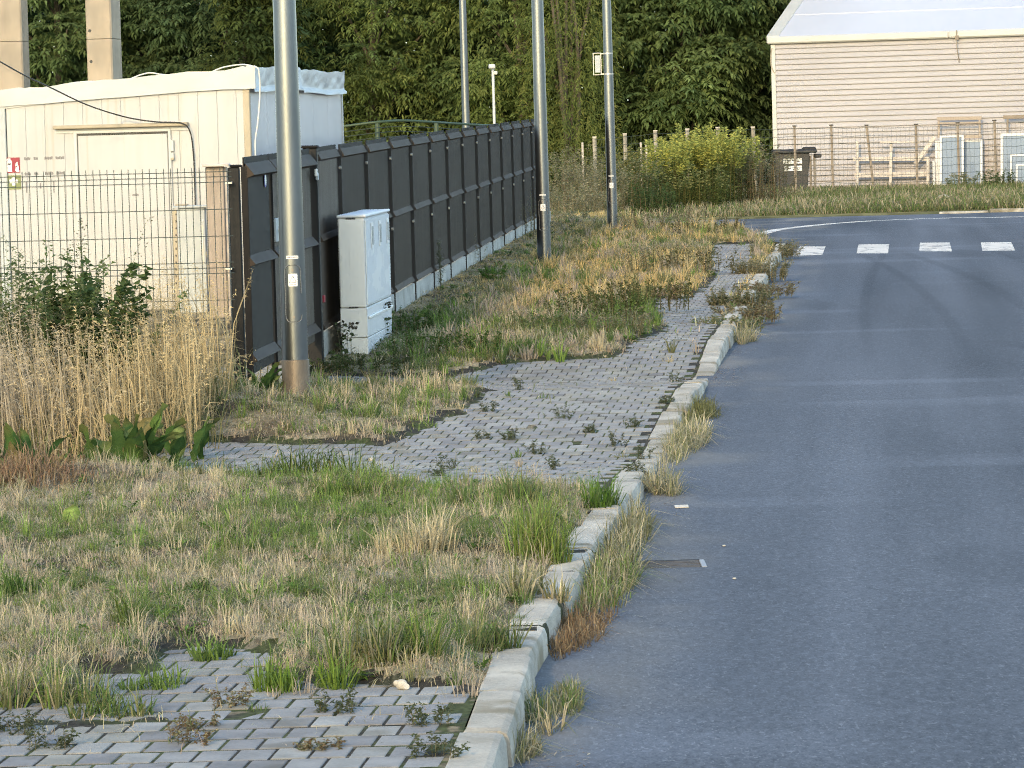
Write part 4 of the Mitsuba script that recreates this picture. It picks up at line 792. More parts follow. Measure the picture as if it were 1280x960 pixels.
# ------------------------------------------------------------------ verge grass (nobody could count it)
STRAW, GOLD, PINK = (0.51, 0.44, 0.29), (0.60, 0.455, 0.21), (0.48, 0.40, 0.31)
GREEN, OLIVE, GREY, LIME = (0.120, 0.180, 0.058), (0.21, 0.215, 0.10), (0.31, 0.30, 0.21), (0.18, 0.27, 0.065)
def lawn(n, x0f, x1f, y0, y1, seed, wide, hs, keep=None, far=False):
    r = np.random.default_rng(seed)
    y = y0 + (y1 - y0) * r.random(n); x = x0f(y) + (x1f(y) - x0f(y)) * r.random(n)
    ok = r.random(n) < (1 - bare(x, y)) ** 0.8 + 0.012
    if keep is not None: ok &= keep(x, y, r)
    x, y = x[ok], y[ok]; n = len(x)
    A = Acc(); P = np.stack([x, y, zs(x, y) - .008], -1)
    g1 = fbm3(x, y, 0.9, 21, 4); g2 = fbm3(x, y, 2.2, 22, 4); clump = fbm3(x, y, 5.0, 23, 3)
    gold = sstep(40, 48, y) * sstep(.35, .6, fbm3(x, y, .5, 40) + .15)
    pg = np.clip(sstep(.45, .62, g1 * .55 + g2 * .45) * (1 - .80 * gold) + .55 * (y > 36) * sstep(1.1, .3, x - xf(y)) * sstep(52, 40, y), .05, .92)
    green = r.random(n) < pg
    base = np.where(green[:, None], np.array(GREEN) * (1 - g2[:, None]) + np.array(OLIVE) * g2[:, None], np.array(STRAW) * (1 - gold[:, None]) + np.array(GOLD) * gold[:, None])
    pk = (~green) & (r.random(n) < .35 * (1 - .8 * gold)); base[pk] = PINK
    gy = r.random(n) < .10 * (1 - .9 * gold); base[gy] = GREY
    lm = green & (fbm3(x, y, 1.7, 31) > .60); base[lm] = LIME
    C = base * (1 + .25 * r.normal(0, 1, (n, 1))).clip(.45, 1.7) * (1 + .05 * r.normal(0, 1, (n, 3)))
    h = hs * (.25 + 1.0 * r.random(n) ** 2.2) * (.3 + 1.5 * clump ** 1.3) * np.where(green, 1.15, .9) * np.where(y > 36, .28 + .72 * sstep(.15, 1.0, x - xf(y)), 1)
    lean = np.where(green, .2 + .95 * r.random(n), .3 + 1.3 * r.random(n))
    blades(A, P, h, wide * (.6 + .8 * r.random(n)), r.random(n) * 2 * np.pi, lean, C, C * np.where(green, 1.05, 1.1)[:, None], r)
    # small clumps of one kind each, and flat rosettes of broad leaves
    nc = n // 42; q = r.integers(0, n, nc); tall = r.random(nc) ** 2.5; kind = r.random(nc)
    cc = np.where((kind < np.clip(pg[q] * 1.1, .1, .8))[:, None], np.where((r.random(nc) < .3)[:, None], np.array(LIME) * 1.15, np.array(GREEN) * 1.05), np.where((r.random(nc) < .4)[:, None], np.array(STRAW) * 1.08 * (1 - gold[q][:, None]) + np.array(GOLD) * 1.05 * gold[q][:, None], np.where((r.random(nc) < .5)[:, None], np.array(PINK) * .95, np.array(OLIVE))))
    m = 26; k = np.repeat(np.arange(nc), m); a = r.random(nc * m) * 6.283; rad = (.012 + .05 * r.random(nc))[k] * r.random(nc * m) ** .6
    Q = P[q][k] + np.c_[rad * np.cos(a), rad * np.sin(a), np.zeros(nc * m)]
    blades(A, Q, hs * np.where(y > 36, .28 + .72 * sstep(.15, 1.0, x - xf(y)), 1)[q][k] * (.55 + 1.5 * tall)[k] * (.4 + .8 * r.random(nc * m)), wide * (.7 + .7 * r.random(nc * m)), a + r.normal(0, .7, nc * m), .15 + .9 * r.random(nc * m), cc[k] * (1 + .18 * r.normal(0, 1, (nc * m, 1))).clip(.5, 1.5), None, r)
    nr = n // 420; q = r.integers(0, n, nr); m = 16; k = np.repeat(np.arange(nr), m); a = r.random(nr * m) * 6.283
    Q = P[q][k] + np.c_[r.normal(0, .012, (nr * m, 2)), .01 + .03 * r.random(nr * m)]
    leaves(A, Q, np.stack([np.cos(a), np.sin(a), .25 + .5 * r.random(nr * m)], -1), np.tile([0, 0, 1.0], (nr * m, 1)), hs * (.4 + .5 * r.random(nr * m)), hs * (.12 + .16 * r.random(nr))[k], col((.12, .19, .05), nr * m, .22, .06, r), 0, .2)
    # straw lying flat
    m = int(n * .55); k = r.integers(0, n, m); Q = P[k] + np.c_[r.normal(0, .03, (m, 2)), .010 + .03 * r.random(m)]
    a = r.random(m) * 2 * np.pi; D = np.stack([np.cos(a), np.sin(a), .55 * r.normal(0, 1, m)], -1)
    leaves(A, Q, D, np.tile([0, 0, 1.0], (m, 1)), hs * (.3 + .9 * r.random(m) ** 2), wide * .8, np.where(r.random((m, 1)) < .75, col(STRAW, m, .3, .05, r) * (1 - gold[k][:, None]) + col(GOLD, m, .3, .05, r) * gold[k][:, None], col(GREY, m, .3, .05, r)), 0, .25)
    return A
xl = lambda y: -0.122 * y - .35
edge_thin = lambda x, y, r: r.random(len(x)) < .6 + .4 * sstep(.0, .10, xk(y) - .152 - x)
not_hidden = lambda x, y, r: (x < xk(y) - .155 + .03 * (r.random(len(x)) > .7))
A = lawn(120000, xl, lambda y: xk(y) - .12, 13.6, 25.4, 41, .0030, .078, lambda x, y, r: not_hidden(x, y, r) & edge_thin(x, y, r))
tag(A.put('verge_grass', 'grass_mat'), 'short half-dry grass over the near verge', 'grass', kind='stuff')
A = lawn(80000, lambda y: np.maximum(xl(y), -4.3), lambda y: xk(y) - .12, 25.0, 38.5, 42, .0046, .105, lambda x, y, r: not_hidden(x, y, r) & (x < np.where(y > 33.5, 5, 5)) & ((y < 34.2) | (x > xf(y) + .05)))
tag(A.put('driveway_grass', 'grass_mat'), 'straw-coloured grass around the first lamp post beside the driveway', 'grass', kind='stuff')
A = lawn(100000, lambda y: xf(y) + .03, lambda y: np.minimum(xk(y) - .12, 3.95 - np.clip(y - 73, 0, 9) ** 2 * .09), 36.0, 78.0, 43, .0085, .135, not_hidden)
tag(A.put('fence_grass', 'grass_mat'), 'golden dry grass between the dark fence and the kerb', 'grass', kind='stuff')
r = np.random.default_rng(44); n = 120000
y_ = 86.5 + 20 * r.random(n) ** 1.5; x_ = -4 + 20 * r.random(n); f1 = fbm3(x_, y_, .35, 51, 4)
ok = (r.random(n) < .35 + .65 * f1) & (y_ > 86.6 - .04 * np.clip(x_ - 3, 0, 40)); x_, y_, f1 = x_[ok], y_[ok], f1[ok]; n = len(x_)
A = Acc(); mixc = (r.random(n) < sstep(.35, .65, f1 - .02))[:, None]
C = np.where(mixc, np.array(OLIVE) * .85, np.array(STRAW) * .75) * (1 + .25 * r.normal(0, 1, (n, 1))).clip(.4, 1.7); gk = r.random(n) < .3; C[gk] = np.array(GREEN) * (.7 + .6 * r.random((gk.sum(), 1)))
blades(A, np.stack([x_, y_, zfar(x_, y_) - .02], -1), (.08 + .24 * r.random(n) ** 1.7) * (.25 + 1.3 * fbm3(x_, y_, 1.2, 52)), .012 + .010 * r.random(n), r.random(n) * 6.28, .3 + 1.1 * r.random(n), C, C * 1.15, r)
tag(A.put('far_verge_grass', 'grass_mat'), 'rough olive grass on the far verge below the hall', 'grass', kind='stuff')

# the tall dry stand before the mesh fence
r = np.random.default_rng(45); n = 3600
x_ = -4.3 + 2.52 * r.random(n); y_ = 27.0 + 3.1 * r.random(n) ** .9
ok = (r.random(n) < .35 + .9 * fbm3(x_, y_, 2.0, 61)) & (x_ < -1.93 + .06 * (r.random(n) - .5) + .07 * (y_ - 29.6)) & (y_ > 27.1 + .9 * sstep(-2.6, -1.9, x_) + .5 * sstep(-3.6, -4.2, x_)); x_, y_ = x_[ok], y_[ok]; n = len(x_)
P = np.stack([x_, y_, zs(x_, y_) - .02], -1); A = Acc()
gl = sstep(-3.3, -2.4, x_ + .25 * r.normal(0, 1, n))[:, None]; C = (np.array((.47, .40, .30)) * (1 - gl) + np.array((.56, .44, .245)) * gl) * (1 + .2 * r.normal(0, 1, (n, 1))).clip(.5, 1.6)
h = (.48 + .52 * r.random(n) ** .7) * (.72 + .5 * fbm3(x_, y_, 2.2, 62)); az = 6.3 * fbm3(x_, y_, 1.3, 63) + r.normal(.2, .9, n); lean = .05 + .95 * r.random(n) ** 1.45
blades(A, P, h, .0058 + .003 * r.random(n), az, lean, C, C * 1.05, r)
m = 13; k = np.repeat(np.arange(n), m); t = r.random(n * m)
d = np.stack([np.cos(az), np.sin(az)], -1)[k]
tip = P[k] + np.c_[d * (h * lean * .85)[k][:, None] * (.72 + .28 * t[:, None]), (h * (1 - .42 * lean ** 1.5))[k] * (.80 + .21 * t)]
D = np.c_[r.normal(0, .7, (n * m, 2)) + d * .4, .5 + .5 * r.random(n * m)]
pan = (r.random(n) < .8)[k]
leaves(A, tip[pan], D[pan], rand_dir(pan.sum(), r), .022 + .030 * r.random(pan.sum()), .006, C[k][pan] * 1.1, 0, .5)
k = r.integers(0, n, n * 3); hh = r.random(n * 3) * .55; D = np.c_[r.normal(0, .6, (n * 3, 2)), .6 + .5 * r.random(n * 3)]     # stem leaves
leaves(A, P[k] + np.c_[np.zeros((n * 3, 2)), hh * h[k]], D, rand_dir(n * 3, r), .10 + .18 * r.random(n * 3), .006, C[k] * (.75 + .3 * r.random((n * 3, 1))), 0, .45)
q = r.integers(0, n, 2600); blades(A, P[q] + np.c_[r.normal(0, .1, (2600, 2)), np.zeros(2600)], .15 + .3 * r.random(2600), .007, r.random(2600) * 6.28, .3 + .5 * r.random(2600), col(OLIVE, 2600, .3, .05, r), None, r)
tag(A.put('tall_dry_grass', 'grass_mat'), 'tall stand of dry straw-coloured grass before the mesh fence', 'grass', kind='stuff')

# ------------------------------------------------------------------ single plants
def disc(r, n, s):
    a, q = r.random(n) * 6.283, 1.7 * s * np.sqrt(r.random(n)); return np.c_[q * np.cos(a), q * np.sin(a)]
SLANT = 0.0845                                            # rows of tufts follow the kerb
def tuft(name, label, x, y, n, h, seed, cols, z=None, spread=.06, lean=(.25, .9), w=.005, group=None, cat='grass tuft', flat=(1, 1), seedheads=0, nt=5):
    r = np.random.default_rng(seed); A = Acc(); z = float(zs(np.array([x]), np.array([y]))[0]) if z is None else z
    tc = disc(r, nt, spread * .8); ti = r.integers(0, nt, n); o = tc[ti] + disc(r, n, spread * .28); P = np.c_[x + o[:, 0] * flat[0] + SLANT * o[:, 1] * flat[1], y + o[:, 1] * flat[1], np.full(n, z - .01)]; tx, ty = x + tc[ti, 0] * flat[0] + SLANT * tc[ti, 1] * flat[1], y + tc[ti, 1] * flat[1]
    ci = r.integers(0, len(cols), n); C = np.array(cols)[ci] * (1 + .22 * r.normal(0, 1, (n, 1))).clip(.5, 1.7)
    az = np.arctan2(P[:, 1] - ty, P[:, 0] - tx) + r.normal(0, .9, n)
    hv = (.25 + .8 * r.random(n)) * (.6 + .5 * r.random(nt))[ti]
    blades(A, P, h * hv.clip(.15), w * (.6 + .8 * r.random(n)), az, lean[0] * .5 + (lean[1] * 1.35 - lean[0] * .5) * r.random(n) ** .8, C, C * 1.12, r)
    if seedheads:
        q = np.c_[x + r.normal(0, spread, seedheads), y + r.normal(0, spread, seedheads), np.full(seedheads, z)]; hh = h * (1.1 + .5 * r.random(seedheads))
        blades(A, q, hh, .004, r.random(seedheads) * 6.28, .2 + .3 * r.random(seedheads), col(STRAW, seedheads, .15, .04, r), None, r)
    t = thing(name, label, cat, group); A.put('grass_blades', 'grass_mat', t); return t
def herb(name, label, x, y, stems, h, seed, leafc, z=None, spread=.08, lean=.25, leaf=(.05, .018), per=14, stemc=(.12, .12, .05), plume=None, plume_n=0, plume_len=.3, group=None, cat='weed', bare_low=.1, droop=.35, up=.55, stem_w=.006, plume_leaf=(.02, .009)):
    r = np.random.default_rng(seed); z = float(zs(np.array([x]), np.array([y]))[0]) if z is None else z
    t = thing(name, label, cat, group); S, Lf = Acc(), Acc()
    P = np.c_[np.array([[x, y]]) + disc(r, stems, spread), np.full(stems, z - .01)]
    az = np.arctan2(P[:, 1] - y, P[:, 0] - x) + r.normal(0, .6, stems); ln = lean * r.random(stems); hh = h * (.6 + .45 * r.random(stems))
    blades(S, P, hh, stem_w, az, ln, col(stemc, stems, .2, .05, r), None, r)
    def along(i, s):
        d = np.stack([np.cos(az[i]), np.sin(az[i])], -1); L = (hh * ln)[i]
        hx = np.where(s < .55, .28 * s / .55, .28 + .57 * (s - .55) / .45) * L
        zz = np.where(s < .55, (.62 - .12 * ln[i]) * s / .55, (.62 - .12 * ln[i]) + ((1 - .42 * ln[i] ** 1.5) - (.62 - .12 * ln[i])) * (s - .55) / .45) * hh[i]
        return P[i] + np.c_[d * hx[:, None], zz]
    i = np.repeat(np.arange(stems), per); s = bare_low + (1 - bare_low) * r.random(len(i)); a = r.random(len(i)) * 2 * np.pi
    D = np.stack([np.cos(a), np.sin(a), up + .3 * r.normal(0, 1, len(i))], -1)
    C = np.array(leafc)[r.integers(0, len(leafc), len(i))] * (1 + .25 * r.normal(0, 1, (len(i), 1))).clip(.5, 1.7)
    leaves(Lf, along(i, s), D, np.c_[r.normal(0, .4, (len(i), 2)), np.ones(len(i))], leaf[0] * (.5 + .8 * r.random(len(i))) * (1.2 - .6 * s), leaf[1] * (.6 + .7 * r.random(len(i))), C, .2, droop)
    S.put('leaf_stalks', 'leaf_mat', t); Lf.put('foliage', 'leaf_mat', t)
    if plume:
        F_ = Acc(); i = np.repeat(np.arange(stems), plume_n); s = 1 - plume_len * r.random(len(i)) ** 1.2; a = r.random(len(i)) * 6.28
        off = np.stack([np.cos(a), np.sin(a), 0 * a], -1) * (r.random(len(i)) * .10 * (1.15 - s) / plume_len * .5)[:, None]
        leaves(F_, along(i, s) + off, np.stack([np.cos(a), np.sin(a), .4 + 0 * a], -1), rand_dir(len(i), r), plume_leaf[0] * (.6 + .8 * r.random(len(i))), plume_leaf[1], np.array(plume)[r.integers(0, len(plume), len(i))] * (1 + .2 * r.normal(0, 1, (len(i), 1))).clip(.5, 1.6), .2, .1)
        F_.put('flower_sprays', 'leaf_mat', t)
    return t
def ribbon_leaf(A, P, az, L, W, pitch, curl, C, r, seg=11, wave=.10):
    s = np.linspace(0, 1, seg); ang = pitch - curl * s ** 1.3
    dx = np.concatenate([[0], np.cumsum(np.cos(ang[:-1]) * L / (seg - 1))]); dz = np.concatenate([[0], np.cumsum(np.sin(ang[:-1]) * L / (seg - 1))])
    d = np.array([math.cos(az), math.sin(az), 0]); sd = np.array([-d[1], d[0], 0])
    wid = W * np.clip(np.sin(np.pi * np.clip((s - .08) / .92, 0, 1) ** .75), 0, 1) + .006
    c = P + dx[:, None] * d + np.c_[0 * s, 0 * s, dz]; up = np.c_[-np.sin(ang)[:, None] * d[:2], np.cos(ang)]
    lw = wave * W * np.sin(s * 14 + r.random() * 6)
    V = np.stack([c - sd * wid[:, None] / 2 + up * (wid * .22 + lw)[:, None], c, c + sd * wid[:, None] / 2 + up * (wid * .22 - lw)[:, None]], 1)
    f = []
    for k in range(seg - 1):
        a = 3 * k
        for j in (0, 1): f += [[a + j, a + j + 1, a + j + 4], [a + j, a + j + 4, a + j + 3]]
    cc = np.tile(C, (seg, 3, 1)) * (1 + .16 * r.normal(0, 1, (seg, 3, 1))).clip(.6, 1.5); cc[:, 1] *= 1.45; cc[-2:] = cc[-2:] * .6 + np.array((.16, .12, .05)) * .4
    A.add(V, np.array(f), cc)
def dock(label, px, py, n, L, seed, z=.3, pal=((.060, .105, .028), (.085, .135, .035), (.045, .080, .024), (.14, .175, .06))):
    r = np.random.default_rng(seed); t = thing('dock_plant', label, 'plant'); g_ = gnd(px, py, z); zz = float(zs(np.array([g_[0]]), np.array([g_[1]]))[0])
    for k in range(n):
        A = Acc(); az = r.random() * 6.28; o = np.array([g_[0], g_[1], zz - .01]) + np.r_[np.array([math.cos(az), math.sin(az)]) * r.random() * .20 * L / .3, 0]
        ribbon_leaf(A, o, az + r.normal(0, .4), L * (.45 + .75 * r.random()), L * (.20 + .16 * r.random()), 1.55 - .8 * r.random() ** 1.3, .1 + 1.5 * r.random() ** 1.3, np.array(pal[r.integers(0, len(pal))] if r.random() > .16 else (.24, .20, .08)) * (.7 + .6 * r.random()), r, wave=.06 + .22 * r.random())
        A.put('leaf', 'dock_mat', t, smooth=True)
dock('broad-leaved dock plant in front of the tall dry grass, the largest one', 166, 538, 44, .40, 71)
dock('broad-leaved dock plant at the left frame edge before the dry grass', 36, 552, 24, .34, 72)
dock('small dock plant just left of the first lamp post', 330, 496, 14, .22, 73, .2)
dock('dock plant with one long outstretched leaf beside the largest dock', 222, 528, 7, .34, 74, .25)
t = thing('dead_weed_heap', 'reddish brown heap of dead weeds at the left edge of the verge', 'dead weeds'); A = Acc(); r = np.random.default_rng(75); n = 1500
hx, hy = gnd(25, 605, .18)[:2]; P = np.c_[hx + r.normal(0, .17, n), hy + r.normal(0, .28, n), np.zeros(n)]; P[:, 2] = zs(P[:, 0], P[:, 1]) + .10 * np.exp(-((P[:, 0] - hx) / .2) ** 2) * r.random(n)
blades(A, P, .06 + .13 * r.random(n) ** 1.5, .005, r.random(n) * 6.28, .3 + 1.4 * r.random(n), col((.27, .185, .115), n, .35, .06, r), None, r); A.put('stalks', 'grass_mat', t)

HG = ((.165, .225, .085), (.20, .255, .10), (.235, .26, .13)); DK = ((.10, .15, .055), (.135, .19, .075)); BR = ((.25, .17, .10), (.20, .135, .08), (.32, .245, .15)); PALE = ((.42, .36, .22), (.34, .30, .17), (.22, .22, .11))
# tall herbs behind the dry grass at the left edge
def hp(px, Y): return at(px, 400, Y)[0], Y
for k, (px, Y, st, h, lab, kw) in enumerate([
    (10, 28.9, 70, 1.34, 'bushy feathery green weed at the left edge in front of the mesh fence', dict(leaf=(.085, .018))),
    (58, 28.8, 62, 1.22, 'bushy green weed second from the left edge in front of the mesh fence', dict(leaf=(.10, .025))),
    (104, 29.1, 36, 1.14, 'dark green weed with broad leaves before the cabin door and the mesh fence', dict(leaf=(.11, .06), leafc=DK)),
    (118, 29.5, 7, 1.46, 'thin weed with brown seed heads sticking up before the cabin door', dict(leaf=(.03, .012), plume=((.16, .14, .07), (.10, .09, .05)), plume_n=26, plume_len=.3)),
    (140, 29.0, 26, .98, 'low green weed at the right end of the herb row before the mesh fence', dict(leaf=(.10, .03)))]):
    x, y = hp(px, Y); kw = dict(kw); lc = kw.pop('leafc', HG); herb('tall_weed', lab, x, y, st, h, 80 + k, lc, spread=.15, lean=.4, per=56, **kw)
# tufts on the near paving and verge
TG = (GREEN, OLIVE, (.11, .15, .04)); TD = (STRAW, GREY, OLIVE)
for k, (px, py, n, h, cols, lab, kw) in enumerate([
    (55, 880, 190, .20, (OLIVE, LIME, STRAW, OLIVE), 'large yellowish grass tuft at the lower left corner of the verge', dict(spread=.09)),
    (140, 893, 170, .11, (GREEN, OLIVE), 'dark green grass tuft on the paving right of the yellowish one', dict(spread=.07)),
    (200, 858, 150, .08, (GREEN, LIME), 'low bright green tuft on the bare paving patch at lower left', dict(spread=.07)),
    (150, 800, 130, .12, TG, 'grey-green tuft above the bare paving patch at lower left', dict(spread=.06)),
    (265, 822, 120, .075, (LIME, GREEN), 'small lime green tuft at the edge of the bare paving patch', dict(spread=.05)),
    (375, 862, 260, .11, (GREEN, LIME, (.15, .22, .04)), 'bright green leafy tuft at the edge of the near paving', dict(spread=.09)),
    (460, 848, 260, .20, (OLIVE, GREEN, GREY), 'long-bladed green tuft by the near paving left of the snail shell', dict(spread=.10)),
    (540, 838, 260, .17, (GREEN, OLIVE, LIME), 'broad green tuft between the near paving and the kerb', dict(spread=.11)),
    (610, 812, 200, .14, (GREEN, OLIVE), 'dark green tuft touching the kerb above the near paving', dict(spread=.07)),
    (690, 700, 320, .26, (LIME, OLIVE, (.17, .21, .05)), 'tall lime green grass tuft beside the kerb, halfway up the near verge', dict(spread=.10, lean=(.1, .55))),
    (660, 745, 240, .17, (STRAW, OLIVE), 'straw-coloured tuft beside the kerb below the tall lime one', dict(spread=.09)),
    (530, 705, 300, .17, (STRAW, (.46, .40, .24), STRAW), 'pale bleached grass tuft in the middle of the near verge', dict(spread=.10, lean=(.1, .6))),
    (738, 632, 200, .16, ((.11, .20, .035), GREEN), 'vivid green tuft at the corner of kerb and driveway', dict(spread=.08)),
    (340, 600, 300, .16, (GREEN, OLIVE, (.06, .10, .03)), 'dark green long grass tuft at the near edge of the driveway', dict(spread=.22, flat=(1.3, .5))),
    (205, 590, 220, .13, ((.10, .16, .06), GREEN), 'soft green tuft at the near edge of the driveway, left of centre', dict(spread=.12)),
    (450, 628, 280, .15, (GREEN, LIME, OLIVE), 'green tuft below the driveway in the middle of the verge', dict(spread=.14)),
    (620, 640, 300, .17, (GREEN, (.12, .18, .07), OLIVE), 'grey-green tuft at the lower edge of the driveway near the kerb', dict(spread=.14)),
    (300, 700, 130, .10, (LIME, GREEN), 'small green tuft in the open middle of the near verge', dict(spread=.06)),
    (240, 752, 130, .08, ((.05, .09, .02), GREEN), 'small dark green tuft in the lower left verge', dict(spread=.045)),
    (20, 755, 120, .11, ((.06, .11, .03), GREEN), 'dark green tuft at the left frame edge of the near verge', dict(spread=.06)),
    (410, 640, 60, .09, (LIME,), 'tiny lime tuft in the verge below the driveway', dict(spread=.05))]):
    g_ = gnd(px, py, .12); kw['spread'] *= 1.2; kw.setdefault('w', .0055); tuft('grass_tuft', lab, g_[0], g_[1], int(n * 1.7), h * 1.6, 100 + k, cols, **kw)
# weeds along the gutter, on the road side of the kerb
LONG = {3: 5.0, 4: 6.0, 5: 10.0, 7: 9.0, 8: 6.0}
KW = [(640, 935, 170, .10, TD, 'dry grey-green tuft in the gutter at the bottom of the frame'), (655, 890, 170, .10, (OLIVE, GREEN, GREY), 'second gutter tuft from the bottom, green and dark'),
      (690, 868, 80, .06, (GREY, OLIVE), 'low grey mat of weed in the gutter above the second tuft'),
      (720, 790, 220, .085, BR, 'rusty brown dead weed in the gutter beside the kerb'), (752, 745, 170, .13, (LIME, OLIVE, STRAW), 'yellow-green long-leaved tuft in the gutter above the rusty weed'),
      (775, 698, 330, .15, (GREY, OLIVE, STRAW, (.12, .12, .06)), 'big tangled grey weed in the gutter beside the drain grate'), (800, 615, 240, .14, (OLIVE, GREY, STRAW), 'grey-green tuft in the gutter at the start of the lowered kerb'),
      (846, 556, 260, .15, (OLIVE, STRAW, GREY), 'tall tuft in the gutter along the lowered kerb'), (868, 520, 180, .11, (OLIVE, (.12, .12, .05)), 'dark tuft in the gutter near the upper end of the lowered kerb'),
      (930, 428, 170, .16, (STRAW, GREY, OLIVE), 'tuft in the gutter where the raised kerb ends')]
for k, (px, py, n, h, cols, lab) in enumerate(KW):
    g_ = gnd(px, py, 0.0); tuft('gutter_tuft', lab, max(min(g_[0], xk(g_[1]) + .16), xk(g_[1]) + .08), g_[1], int(n * (6 if k in LONG else 3.2)), h * (1.75 if k in LONG else 1.7), 140 + k, cols, z=0.0, spread=.105, lean=(.2, 1.3), flat=(.8, LONG.get(k, 2.8)), nt=22 if k in LONG else 6, w=.0042)
for k, (px, py, h, st, lc, lab) in enumerate([
    (955, 318, .42, 34, PALE, 'pale dry weed on the kerb nearest the pedestrian crossing'), (945, 345, .48, 40, PALE, 'dry straw weed on the kerb, second from the crossing'), (955, 365, .30, 24, BR, 'brown dry weed spilling into the road edge'),
    (920, 385, .44, 40, ((.17, .17, .075), (.10, .12, .04)), 'olive weed on the kerb beside the small bare paving patch'), (948, 395, .30, 26, BR + PALE, 'reddish weed in the gutter beside the olive kerb weed'), (915, 408, .26, 26, HG, 'green weed at the end of the raised kerb')]):
    g_ = gnd(px, py, .08); herb('kerb_weed', lab, xk(g_[1]) - .10 if k not in (2, 4) else xk(g_[1]) + .05, g_[1], int(st * 2.6), h * .68, 160 + k, tuple(lc) + PALE + ((.46, .40, .26),), z=.03, spread=.20, lean=.8, leaf=(.06, .016), per=30, stemc=(.26, .21, .11), stem_w=.010)
# weed bushes in the golden verge
for k, (px, py, h, st, lc, lab, sp) in enumerate([
    (862, 342, .34, 40, ((.13, .12, .05), (.17, .15, .06)), 'olive brown weed bush left of the far bare paving patch', .32), (835, 345, .45, 46, PALE, 'straw brown weed bush in the golden verge behind the bare paving', .34),
    (800, 390, .38, 54, ((.09, .11, .035), (.15, .14, .05)), 'dark olive weed bush above the driveway, right one', .30), (745, 405, .36, 54, ((.08, .115, .03), (.13, .14, .05)), 'green weed bush above the driveway in the middle', .28),
    (690, 418, .22, 40, HG, 'low green weed bush at the upper edge of the driveway', .24), (560, 440, .22, 50, ((.07, .13, .03), (.09, .15, .04)), 'fresh green weed patch right of the cabinet foot', .30), (510, 425, .26, 40, ((.07, .12, .03), (.08, .13, .04)), 'green weed in front of the dark fence beside the cabinet', .22),
    (450, 452, .14, 50, ((.11, .12, .06), (.09, .12, .04)), 'grey-green weed mat at the foot of the white cabinet', .26), (620, 362, .20, 16, ((.10, .20, .03),), 'small bright green weed in the golden verge left of the second lamp post', .12),
    (880, 296, .40, 40, ((.16, .13, .06), (.12, .12, .05)), 'brown weed bush at the far tip of the verge', .36), (820, 292, .42, 40, BR + PALE, 'rusty weed bush beside the farthest lamp post', .40), (770, 420, .24, 40, PALE, 'faded low weed at the upper edge of the driveway', .2),
    (815, 374, .22, 30, ((.20, .14, .08), (.15, .12, .06)), 'brownish low weed beside the small bare paving patch', .26)]):
    g_ = gnd(px, py, .14); herb('weed_bush', lab, g_[0], g_[1], st, h, 180 + k, lc, spread=sp, lean=.6, leaf=(.055, .016), per=26, stemc=(.2, .16, .08), stem_w=.009)
# spiky and thistle-like weeds by the fence and cabinet
for k, (px, py, h, lab, lc, kw) in enumerate([
    (512, 372, .72, 'dried grey spire of weed standing before the dark fence right of the cabinet', ((.16, .17, .10), (.12, .14, .07)), dict(stems=2, per=80, leaf=(.085, .012), spread=.03)),
    (570, 345, .42, 'thin pale weed at the foot of the dark fence, middle bay', PALE, dict(stems=3, per=26, leaf=(.05, .012), spread=.02)),
    (437, 447, .42, 'thistle with dark seed heads in front of the cabinet end', ((.09, .12, .05),), dict(stems=6, per=7, leaf=(.09, .03), spread=.05, plume=((.05, .045, .03), (.16, .13, .09)), plume_n=9, plume_len=.12, plume_leaf=(.035, .03))),
    (478, 430, .36, 'thistle leaning on the long side of the cabinet', ((.09, .12, .05),), dict(stems=5, per=9, leaf=(.08, .03), spread=.05, plume=((.06, .05, .035),), plume_n=8, plume_len=.12, plume_leaf=(.03, .025))),
    (665, 318, .75, 'pale tall weed against the far end of the dark fence', PALE, dict(stems=12, per=24, leaf=(.05, .014), spread=.10)),
    (320, 470, .55, 'thin dry stalks leaning in front of the gate', PALE, dict(stems=9, per=9, leaf=(.04, .010), spread=.07, lean=.7))]):
    g_ = gnd(px, py, .15); kw = dict(dict(lean=.3), **kw); herb('fence_weed', lab, max(g_[0], float(xf(g_[1])) + .09) if px != 320 else g_[0], g_[1], kw.pop('stems'), h, 200 + k, lc, stem_w=.007, stemc=(.2, .18, .10), **kw)
# little weeds in the paving joints
JW = [(590, 508), (612, 522), (652, 497), (603, 548), (640, 548), (704, 528), (738, 541), (792, 536), (772, 553), (832, 512), (846, 480), (560, 588), (548, 604), (668, 562), (805, 570), (795, 598), (690, 590)]
for k, (px, py) in enumerate(JW):
    g_ = gnd(px, py, .03); herb('joint_weed', 'small grey-green weed rooted in a joint of the driveway paving', g_[0], g_[1], 10, .07 + .05 * (k % 3) / 2, 230 + k, ((.15, .17, .10), (.12, .145, .075), (.19, .19, .12)), z=float(zp(g_[0], g_[1])), spread=.028, lean=.9, leaf=(.035, .011), per=14, group='weeds in the joints of the driveway', stem_w=.003)
JN = [(250, 908, 'flat brown weed mat on the near paving'), (292, 882, 'dry weed tangle on the near paving above the brown mat'), (418, 890, 'pale grey weed on the near paving below the bright green tuft'), (238, 930, 'forked dry weed on the near paving, bottom left'), (62, 935, 'grey weed in the near paving at the bottom left corner'), (22, 915, 'thin grey weed at the left end of the near paving'), (548, 945, 'grey-green weed in the near paving beside the kerb, bottom'), (400, 936, 'withered brown leaf litter weed on the near paving'), (540, 905, 'small weed in the near paving just left of the kerb')]
